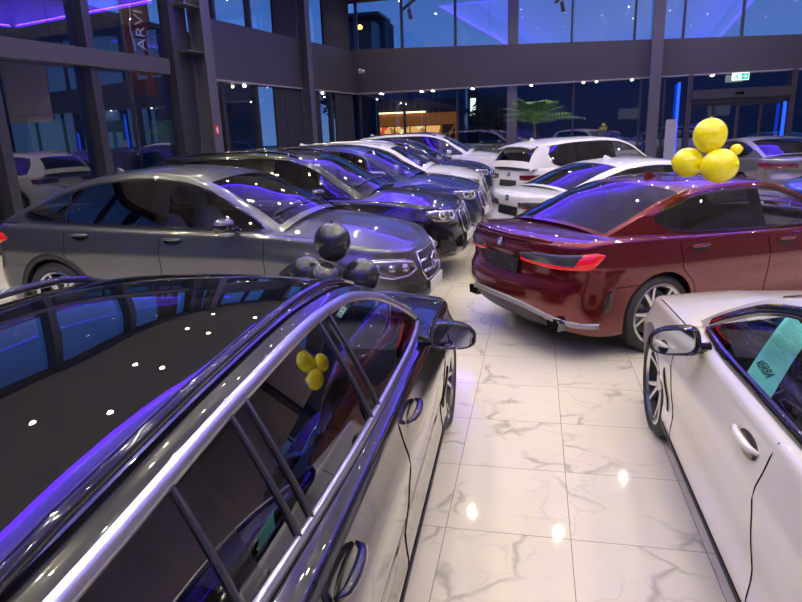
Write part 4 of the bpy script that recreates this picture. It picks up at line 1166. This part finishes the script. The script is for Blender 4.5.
mb=MB(); p=Vector((0,0,0)); mb.ell(p+NB*.05,(.07,.05,.10),12,8); mb.build('mount',M_white,e)
mb=MB(); d=Vector((.75,-.62,-.15)).normalized(); mb.tube([NB*.10,NB*.10+d*.1],.025,8); mb.build('arm',M_white,e)
mb=MB(); q=NB*.14+d*.08; mb.tube([q,q+d*.02,q+d*.24,q+d*.26],[.04,.058,.058,.05],14); b_=mb.build('camera_body',M_white,e)
mb=MB(); mb.ell(q+d*.262,(.034,.034,.034),12,8); mb.build('lens',M_gloss,b_)
# exit sign
e=empty('exit_sign','illuminated green emergency exit sign hanging above the entrance doors','sign',WB(13.78,3.24,.32))
M_exg=mat('exit_green',(.0,.35,.22),.4,emit=(.0,.42,.25),es=.7); M_exw=mat('exit_white',(.8,.9,.85),.4,emit=(.70,1,.86),es=.75)
mb=MB(); mb.box((0,0,0),(.52,.05,.24)); mb.build('sign_box',M_exw,e,False)
mb=MB(); y=-.028
mb.add([(.02,y,-.09),(.24,y,-.09),(.24,y,.09),(.02,y,.09)],[(0,1,2,3)]); mb.build('arrow_panel',M_exg,e,False)
mb=MB(); y=-.031
mb.add([(.05,y,-.012),(.14,y,-.012),(.14,y,.012),(.05,y,.012)],[(0,1,2,3)]); mb.add([(.21,y,0),(.13,y,-.06),(.13,y,.06)],[(0,1,2)]); mb.build('arrow',M_exw,e,False)
mb=MB()
for pts in([(-.20,-.08),(-.17,-.08),(-.12,0),(-.14,.02)],[(-.10,-.08),(-.07,-.08),(-.10,0),(-.13,0)],[(-.145,0),(-.105,0),(-.095,.045),(-.13,.045)],[(-.19,.0),(-.18,-.012),(-.12,.035),(-.13,.045)],[(-.10,.04),(-.095,.022),(-.05,.03),(-.05,.045)],[(-.125,.055),(-.095,.055),(-.095,.085),(-.125,.085)]):
    mb.add([(a,y,b) for a,b in pts],[(0,1,2,3)])
mb.build('running_figure',M_exg,e,False)
mb=MB(); mb.tube([(-.2,0,.12),(-.2,0,.17)],.008); mb.tube([(.2,0,.12),(.2,0,.17)],.008); mb.build('hanger',M_frame,e)
# entrance light columns and panel
for v,lab in((11.93,'blue light column left of the entrance doors'),(15.24,'blue light column right of the entrance doors')):
    mb=MB(); slab(mb,WB,v-.045,v+.045,.05,3.15 if v<13 else 2.38,.14,.20); tag(mb.build('light_column',M_ledv,None,False),lab,'light')
e=empty('information_stand','light grey upright panel stand between the big column and the door','stand',WB(11.72,0,.60)); 
mb=MB(); mb.box((0,0,1.02),(.36,.05,1.84)); bevel(mb.build('panel',mat('stand_grey',(.30,.30,.32),.5),e,False),.01); mb=MB(); mb.box((0,0,.04),(.42,.34,.08)); bevel(mb.build('base',M_frame,e,False),.01)
# hanging track spots
def track(x,y,z,ax,ay,lab):
    e=empty('track_spotlight',lab,'light',(x,y,z)); mb=MB(); mb.box((0,0,.30),(.07,1.6,.05),Euler((0,0,R(ax))).to_matrix()); mb.build('track',M_black,e,False)
    mb=MB(); mb.tube([(0,0,.30),(0,0,ZR-z if X0<x<X1 and Y0<y<Y1 else ZC-z)],.010); mb.build('hanger',M_black,e)
    mb=MB(); mb.tube([(0,0,.28),(0,0,.13)],.014); d=Vector((.2,-.1,-.9)).normalized(); mb.tube([Vector((0,0,.15))-d*.02,Vector((0,0,.15))+d*.24],.055,16); h=mb.build('spot_head',M_black,e,angle=40)
    mb=MB(); c=Vector((0,0,.15))+d*.243; u=d.orthogonal().normalized(); w=d.cross(u); mb.add([c+(u*math.cos(2*PI*k/16)+w*math.sin(2*PI*k/16))*.045 for k in range(16)],[tuple(range(16))]); mb.build('lens',M_white,h,False)
track(-3.38,17.7,4.85,25,0,'black track spotlight hanging before the upper end window at left')
track(.6,18.0,4.80,10,0,'black track spotlight hanging before the upper end window near the middle')
# banner outside the left glazing
e=empty('banner','tall dark red banner with rotated lettering behind the left glass','banner',WL(11.1,0,-.62))
M_ban=mat('banner_red',(.075,.006,.016),.7); mb=MB(); rows=[]
for k in range(9):
    z=2.95+(6.9-2.95)*k/8; rows.append([DL_*(.45-.90*j/8)+NL*(.012*math.sin(k*.9+j*.7))+Vector((0,0,z)) for j in range(9)])
mb.grid(rows); mb.grid([[p-NL*.006 for p in r] for r in rows],True); mb.build('fabric',M_ban,e)
mb=MB(); mb.tube([DL_*.48+Vector((0,0,0)),DL_*.48+Vector((0,0,6.95))],.025,10); mb.tube([DL_*.48+Vector((0,0,6.93)),-DL_*.46+Vector((0,0,6.93))],.02,8); mb.build('pole',M_frame,e)
bx=Matrix(((-0,-0,0,0),(0,0,0,0),(0,0,0,0),(0,0,0,1)))
up=Vector((0,0,1)); left=DL_ ; tmx=Matrix((( up.x,left.x,NL.x,0),(up.y,left.y,NL.y,0),(up.z,left.z,NL.z,0),(0,0,0,1)))
M_bl=mat('banner_lettering',(.42,.42,.46),.6)
text_mesh('ARVI',.43,M_bl,'lettering',e,Matrix.Translation(NL*.03+Vector((0,0,4.42))-DL_*.06)@tmx,.004)
mb=MB(); mb.tube([NL*.03+DL_*(a)+Vector((0,0,4.42+b)) for a,b in((.20,-.50),(.21,-.30),(.27,-.12),(.28,.10),(.21,.30),(.19,.55))],.016,6); mb.build('roof_outline',M_bl,e)

# ------------------------------------------------------------------ balloons
M_by=mat('yellow_balloon_rubber',(1.,.88,.01),.22,0,.6,.08); M_bb=mat('black_balloon_rubber',(.022,.022,.024),.20,0,.6,.08)
def balloon(p,r,m,lab,d,grp):
    d=Vector(d).normalized(); q=Vector((0,0,1)).rotation_difference(-d).to_matrix(); e=empty('balloon',lab,'balloon',p,0,grp)
    mb=MB(); prof=[]
    for k in range(19):
        t=PI*k/18; rr=r*math.sin(t)*(1-.06*math.cos(t)*-1); z=-r*1.08*math.cos(t); prof.append((max(rr,.0005),z))
    rows=[]
    for a in range(33):
        an=2*PI*a/32; rows.append([q@Vector((x*math.cos(an),x*math.sin(an),z)) for x,z in prof])
    mb.grid(rows,True); mb.build('envelope',m,e)
    mb=MB(); mb.lathe([(.004,-r*1.07),(.010,-r*1.11),(.016,-r*1.15),(.002,-r*1.15)],12,'z'); mb.v=[tuple(q@Vector(v)) for v in mb.v]; mb.build('knot',m,e)
GY='yellow balloons on the red roof'; GB='black balloons on the bonnet of the black estate'
balloon((1.42,5.74,1.768),.133,M_by,'top yellow balloon of the cluster on the wine red roof',(0,.1,1),GY)
balloon((1.475,5.60,1.528),.138,M_by,'lower right yellow balloon resting on the wine red roof',(.5,-.5,.1),GY)
balloon((1.285,5.80,1.55),.124,M_by,'lower left yellow balloon resting on the wine red roof',(-1,-.1,.1),GY)
balloon((1.63,5.74,1.65),.045,M_by,'tiny yellow balloon at the right of the cluster',(1,0,.1),GY)
balloon((-1.34,3.98,1.185),.126,M_bb,'topmost black balloon of the cluster over the black bonnet',(0,0,1),GB)
balloon((-1.38,3.88,.945),.120,M_bb,'front middle black balloon of the cluster on the black bonnet',(0,-1,.1),GB)
balloon((-1.165,4.02,.94),.122,M_bb,'right hand black balloon of the cluster on the black bonnet',(1,0,.1),GB)
balloon((-1.57,4.06,.955),.115,M_bb,'left hand black balloon half hidden behind the cluster',(-1,.2,.1),GB)

# ------------------------------------------------------------------ reservation sheet in the white saloon
e=empty('price_sheet','turquoise paper sheet leaning inside the front side window of the white saloon','paper',(.86,2.47,.88))
M_sheet=mat('turquoise_paper',(.20,.74,.66),.6,spec=.2); M_ink=mat('dark_ink',(.012,.06,.06),.6)
S0=Vector((.861,2.578,.905))-e.location; SU=Vector((.852,2.31,.885))-Vector((.861,2.578,.905)); SV=Vector((1.164,3.039,1.03))-Vector((.861,2.578,.905))
SN=SU.cross(SV).normalized(); SN=SN if SN.z>0 else -SN
def SH(u,v,o=0): return S0+SU*u+SV*v+SN*(o-.035*v*(1-v)*-1)
mb=MB(); rows=[[SH(i/6,j/12) for i in range(7)] for j in range(13)]; mb.grid(rows); mb.grid([[SH(i/6,j/12,-.0015) for i in range(7)] for j in range(13)],True); mb.build('sheet',M_sheet,e)
rl=random.Random(4); mb=MB()
for j in range(24):
    v0=.30+.026*j
    if j in(7,14): continue
    l=rl.uniform(.35,.75); a=.12
    mb.add([SH(a,v0,.002),SH(a+l,v0,.002),SH(a+l,v0+.005,.002),SH(a,v0+.005,.002)],[(0,1,2,3)])
for j in (.95,.965): mb.add([SH(.05,j,.002),SH(.95,j,.002),SH(.95,j+.003,.002),SH(.05,j+.003,.002)],[(0,1,2,3)])
mb.build('printed_lines',mat('pale_ink',(.06,.30,.27),.6),e,False)
U=SU.normalized(); Y_=SN.cross(U).normalized()
text_mesh('VERBA',.052,M_ink,'lettering',e,Matrix(((U.x,Y_.x,SN.x,SH(.42,.2,.003).x),(U.y,Y_.y,SN.y,SH(.42,.2,.003).y),(U.z,Y_.z,SN.z,SH(.42,.2,.003).z),(0,0,0,1))),.0005)

# ------------------------------------------------------------------ palm in a pot by the end window
def palm(x,y,h,lab,name='palm',seed=3,cat='plant',n=15,L=1.25,col=(.045,.16,.035),pot=True,zb=0):
    rnd=random.Random(seed); e=empty(name,lab,cat,(x,y,zb))
    if pot:
        mb=MB(); mb.lathe([(.0,.0),(.20,.0),(.27,.46),(.25,.47),(.22,.42),(.0,.40)],24,'z'); mb.build('pot',mat('grey_plant_pot',(.10,.10,.11),.5),e,angle=40)
    mb=MB(); mb.tube([(0,0,.4 if pot else 0),(.02,.01,h*.4),(0,.02,h*.62)],[.06,.05,.035],8); mb.build('stem',mat('palm_stem',(.10,.08,.04),.8),e)
    M=mat(name+'_leaf',col,.4)
    for k in range(n):
        az=2.399*k+rnd.uniform(-.2,.2); el=rnd.uniform(.55,1.45); l=L*rnd.uniform(.75,1.1); mb=MB(); base=Vector((0,0,h*.55)); P=[]
        for i in range(13):
            f=i/12; r_=l*f; P.append(base+Vector((math.cos(az)*r_*math.cos(el)*(1+.3*f),math.sin(az)*r_*math.cos(el)*(1+.3*f),r_*math.sin(el)-.42*l*f*f)))
        mb.tube(P,[.009*(1-f/13)+.002 for f in range(13)],5)
        sd=Vector((-math.sin(az),math.cos(az),0))
        for i in range(2,13):
            for sg in(1,-1):
                t=(P[min(i+1,12)]-P[i-1]).normalized(); ll=.30*l*(math.sin(PI*(i/13)**.7)+.18); d=(sd*sg+t*.75+Vector((0,0,-.25))).normalized(); w=.018*l/1.2
                a=P[i]; mb.add([a-t*w,a+d*ll*.5-t*w*1.3+Vector((0,0,.015)),a+d*ll+Vector((0,0,-.06*ll)),a+d*ll*.5+t*w*1.3+Vector((0,0,.015)),a+t*w],[(0,1,2,3,4)])
        mb.build('frond',M,e)
palm(-.05,22.6,3.5,'green potted palm standing before the end windows near the middle column',n=26,L=1.45,col=(.085,.20,.06))
# ------------------------------------------------------------------ outside
e=empty('roadside_shop','orange lit low shop building seen through the end windows','building',(-7.35,40.2,-.05))
M_or=mat('glowing_orange_cladding',(.42,.15,.03),.6,emit=(.60,.20,.03),es=.20); M_lit=None  # emission stands in for lamplight on the awning and posts
mb=MB(); mb.box((0,1.6,1.9),(5.2,3.,3.8)); mb.build('wall',mat('shop_dark_wall',(.05,.055,.07),.7),e,False)
mb=MB(); mb.box((.1,-.1,2.62),(5.0,.5,.72)); mb.build('awning',M_or,e,False)
mb=MB(); mb.box((-.9,-.42,3.05),(3.0,.08,.09)); mb.build('light_strip',mat('shop_light_strip',(.9,.8,.6),.5,emit=(1,.75,.4),es=2.2),e,False)
ml=bpy.data.materials.new('lit_shop_window'); ml.use_nodes=True; nt=ml.node_tree; b=nt.nodes['Principled BSDF']
vn_=N(nt,'ShaderNodeTexVoronoi'); vn_.inputs['Scale'].default_value=2.6; rp=N(nt,'ShaderNodeValToRGB'); tcn=N(nt,'ShaderNodeTexCoord'); nt.links.new(tcn.outputs['Object'],vn_.inputs['Vector'])
sx_=N(nt,'ShaderNodeSeparateColor'); nt.links.new(vn_.outputs['Color'],sx_.inputs[0]); nt.links.new(sx_.outputs[0],rp.inputs[0])
els=rp.color_ramp.elements; els[0].color=(.9,.45,.12,1); els[1].color=(.10,.04,.01,1); x_=els.new(.45); x_.color=(1,.75,.35,1); x_=els.new(.62); x_.color=(.7,.06,.03,1); x_=els.new(.8); x_.color=(.35,.16,.05,1); rp.color_ramp.interpolation='CONSTANT'
nt.links.new(rp.outputs[0],b.inputs['Emission Color']); b.inputs['Emission Strength'].default_value=.9; b.inputs['Base Color'].default_value=(.1,.05,.02,1)
for k in range(4):
    mb=MB(); mb.box((-2.0+1.0*k,-.02,1.45),(.9,.10,1.5)); mb.build('shop_window',ml,e,False)
mb=MB(); mb.beam((1.55,-.3,2.3),(1.55,-.3,0),.12,.12); mb.beam((2.5,-.3,2.3),(2.5,-.3,0),.14,.14); mb.beam((2.4,-.3,2.2),(1.7,-.3,.9),.10,.10); mb.build('timber_post',M_or,e,False)
e=empty('pylon_sign','lit white upright sign beside the orange shop','sign',(-3.6,38.0,-.05)); mb=MB(); mb.box((0,0,1.7),(.7,.3,4.6)); mb.build('pylon',M_frame,e,False); mb=MB(); mb.box((0,-.17,3.15),(.32,.06,.95)); mb.build('light_panel',mat('sign_light',(.9,.9,.8),.4,emit=(.9,1,.85),es=1.1),e,False)
def tree(x,y,h,r,lab,seed,col=(.03,.045,.03),n=900,dens=.16):
    rnd=random.Random(seed); e=empty('tree',lab,'tree',(x,y,-.05)); mb=MB()
    mb.tube([(0,0,0),(.05,.03,h*.3),(0,.05,h*.6)],[.14,.10,.05],8)
    for k in range(9):
        a=2.4*k; mb.tube([(0,.04,h*(.32+.03*k)),(math.cos(a)*r*.5,math.sin(a)*r*.5,h*(.50+.045*k)),(math.cos(a)*r*.85,math.sin(a)*r*.85,h*(.58+.045*k))],[.05,.03,.01],6)
    mb.build('trunk',mat('tree_bark',(.035,.028,.022),.9),e); mb=MB()
    for k in range(n):
        a=rnd.uniform(0,2*PI); u=rnd.uniform(-1,1); q=rnd.random()**.4; s=math.sqrt(1-u*u); p=Vector((r*q*s*math.cos(a),r*q*s*math.sin(a),h*.68+h*.32*q*u))
        d=Vector((rnd.uniform(-1,1),rnd.uniform(-1,1),rnd.uniform(-1,1))).normalized(); t=d.orthogonal().normalized(); l=dens*rnd.uniform(.6,1.4)
        mb.add([p-d*l,p+t*l*.4,p+d*l,p-t*l*.4],[(0,1,2,3)])
    mb.build('foliage',mat('tree_leaf_%d'%seed,col,.7),e,False)
tree(-2.0,33.2,3.6,1.35,'round crowned small tree outside the end windows beside the middle column',5,(.13,.13,.06),1500,.12)
tree(-13.5,45,7.2,2.2,'dark tree outside the upper end window at the corner',8,(.02,.028,.022),1200,.22)
tree(1.4,64,8.6,2.4,'dark distant tree just above the gallery right of the middle column',11,(.02,.03,.025),1000,.26)
tree(7.2,65,8.9,2.6,'farther right of the two dark distant trees above the gallery',12,(.02,.03,.025),1000,.26)
e=empty('distant_building','plain dark block outside the upper end window left part','building',(-15.5,58,-.05)); mb=MB(); mb.box((0,2,5.8),(4.2,4,11.6)); mb.build('wall',mat('distant_wall',(.06,.075,.12),.8),e,False); mb=MB(); mb.box((0,-.1,11.7),(4.5,4.6,.25)); mb.build('roof',M_frame,e,False)
e=empty('street_lamp','orange glowing street lamp outside the upper end window','lamp',(-13.7,50,-.05)); mb=MB(); mb.tube([(0,0,0),(0,0,9.4),(.25,-.2,9.75)],.05,8); mb.build('pole',M_frame,e); mb=MB(); mb.ell((.3,-.25,9.75),(.20,.20,.17),12,8); mb.build('lamp_head',mat('sodium_glow',(1,.5,.1),.4,emit=(1,.42,.05),es=9),e)
# long low hall across the yard
e=empty('warehouse','long dark hall across the yard outside the end windows','building',(12,54,-.05)); mb=MB(); mb.box((0,3,3.5),(50,6,7.0)); mb.build('wall',mat('hall_wall',(.10,.14,.20),.8),e,False); mb=MB(); mb.box((0,3,7.1),(50.6,6.6,.25)); mb.build('roof',M_frame,e,False)
for k in range(6):
    mb=MB(); mb.box((-18+6.6*k,-.03,2.6),(1.6,.06,.8)); mb.build('hall_window',mat('dim_window',(.1,.12,.15),.4,emit=(.55,.6,.7),es=.05),e,False)
e=empty('sky_cover_building','tall dark building added outside the left glazing to cover the sky','building',(-27,18,-.05)); mb=MB(); mb.box((0,0,4.4),(6,70,8.8)); mb.build('wall',mat('sky_cover_wall',(.05,.065,.09),.7),e,False); mb=MB(); mb.box((0,0,8.95),(6.5,70.6,.3)); mb.build('roof',M_frame,e,False)  # added block that hides the bright sky behind the left glass
for k in range(12):
    mb=MB(); mb.box((3.02,-30+5*k,2.4),(.06,2.6,1.6)); mb.build('sky_cover_window',mat('dim_blue_window',(.03,.06,.09),.2,emit=(.10,.28,.38),es=.05),e,False)
# parked cars outside
osp=dict(SEDAN,feat=[lambda c:kidney(c,.52,.27,.22),lambda c:headlamps(c,.68),lambda c:lamps_L(c)])
Car('parked_car','dark car with grey bonnet parked outside the end windows behind the white sport utility car',(-4.3,27.9,-.05),-6,dict(SUV,rails=None,feat=[lambda c:headlamps(c,.85),lambda c:kidney(c,.70,.26,.22)]),P_mid,0,group='cars parked outside')
Car('parked_car','blue car parked outside behind the palm',(2.9,28.0,-.05),172,osp,P_blue,0,group='cars parked outside')
Car('parked_car','white car parked outside left of the big column',(5.9,33.4,-.05),165,dict(SUV,rails=None,feat=[lambda c:headlamps(c,.85),lambda c:lamps_bar(c,.95)]),P_white,0,group='cars parked outside')
Car('parked_car','dark car parked outside before the round crowned tree',(-1.6,30.9,-.05),6,osp,P_grey,0,group='cars parked outside')
Car('parked_car','dark blue car parked outside the entrance doors',(9.4,28.6,-.05),100,osp,P_blue,0,group='cars parked outside')
Car('parked_car','dark car parked outside the near left glazing',(-13.6,13.5,-.05),75,osp,P_navy,0,group='cars parked outside')
Car('parked_car','silver car parked outside the left wall below the gallery',(-11.4,20.6,-.05),75,osp,P_mid,0,group='cars parked outside')

# ------------------------------------------------------------------ sky, camera, output
w=bpy.data.worlds.new('dusk'); sc.world=w; w.use_nodes=True; nt=w.node_tree; bg=nt.nodes['Background']
tc=N(nt,'ShaderNodeTexCoord'); sx=N(nt,'ShaderNodeSeparateXYZ'); rp=N(nt,'ShaderNodeValToRGB'); nz=N(nt,'ShaderNodeTexNoise'); mp_=N(nt,'ShaderNodeMapping'); mp_.inputs['Scale'].default_value=(1,1,5)
nt.links.new(tc.outputs['Generated'],sx.inputs[0]); nt.links.new(tc.outputs['Generated'],mp_.inputs[0]); nt.links.new(mp_.outputs[0],nz.inputs['Vector']); nz.inputs['Scale'].default_value=2.2; nz.inputs['Detail'].default_value=5
ad=N(nt,'ShaderNodeMath',operation='MULTIPLY_ADD'); nt.links.new(nz.outputs['Fac'],ad.inputs[0]); ad.inputs[1].default_value=.22; nt.links.new(sx.outputs[2],ad.inputs[2]); nt.links.new(ad.outputs[0],rp.inputs[0])
e_=rp.color_ramp.elements; e_[0].position=.08; e_[0].color=(.10,.20,.44,1); e_[1].position=.75; e_[1].color=(.012,.035,.15,1); x_=e_.new(.24); x_.color=(.055,.155,.50,1); x_=e_.new(.42); x_.color=(.022,.085,.36,1)
nt.links.new(rp.outputs[0],bg.inputs[0]); bg.inputs[1].default_value=SKY
cam=bpy.data.cameras.new('camera'); co=bpy.data.objects.new('camera',cam); C.objects.link(co); sc.camera=co
def camrot(p,r,y):
    cy,sy=math.cos(y),math.sin(y); f=Vector((sy*math.cos(p),cy*math.cos(p),-math.sin(p))); r0=Vector((cy,-sy,0)); u0=r0.cross(f)
    rt=r0*math.cos(r)+u0*math.sin(r); u=-r0*math.sin(r)+u0*math.cos(r); return Matrix((( rt.x,u.x,-f.x),(rt.y,u.y,-f.y),(rt.z,u.z,-f.z)))
co.matrix_world=Matrix.Translation((0,0,1.90))@camrot(.2685,-.0375,-.2170).to_4x4()
cam.sensor_width=36; cam.lens=36*618/802; cam.clip_start=.05
vs_=sc.view_settings; vs_.view_transform='Standard'; vs_.look='None'; vs_.exposure=EXPO; vs_.gamma=1; vs_.use_curve_mapping=False
sc.cycles.use_denoising=True; sc.cycles.max_bounces=8; sc.cycles.transparent_max_bounces=12; sc.cycles.glossy_bounces=4; sc.cycles.sample_clamp_indirect=4
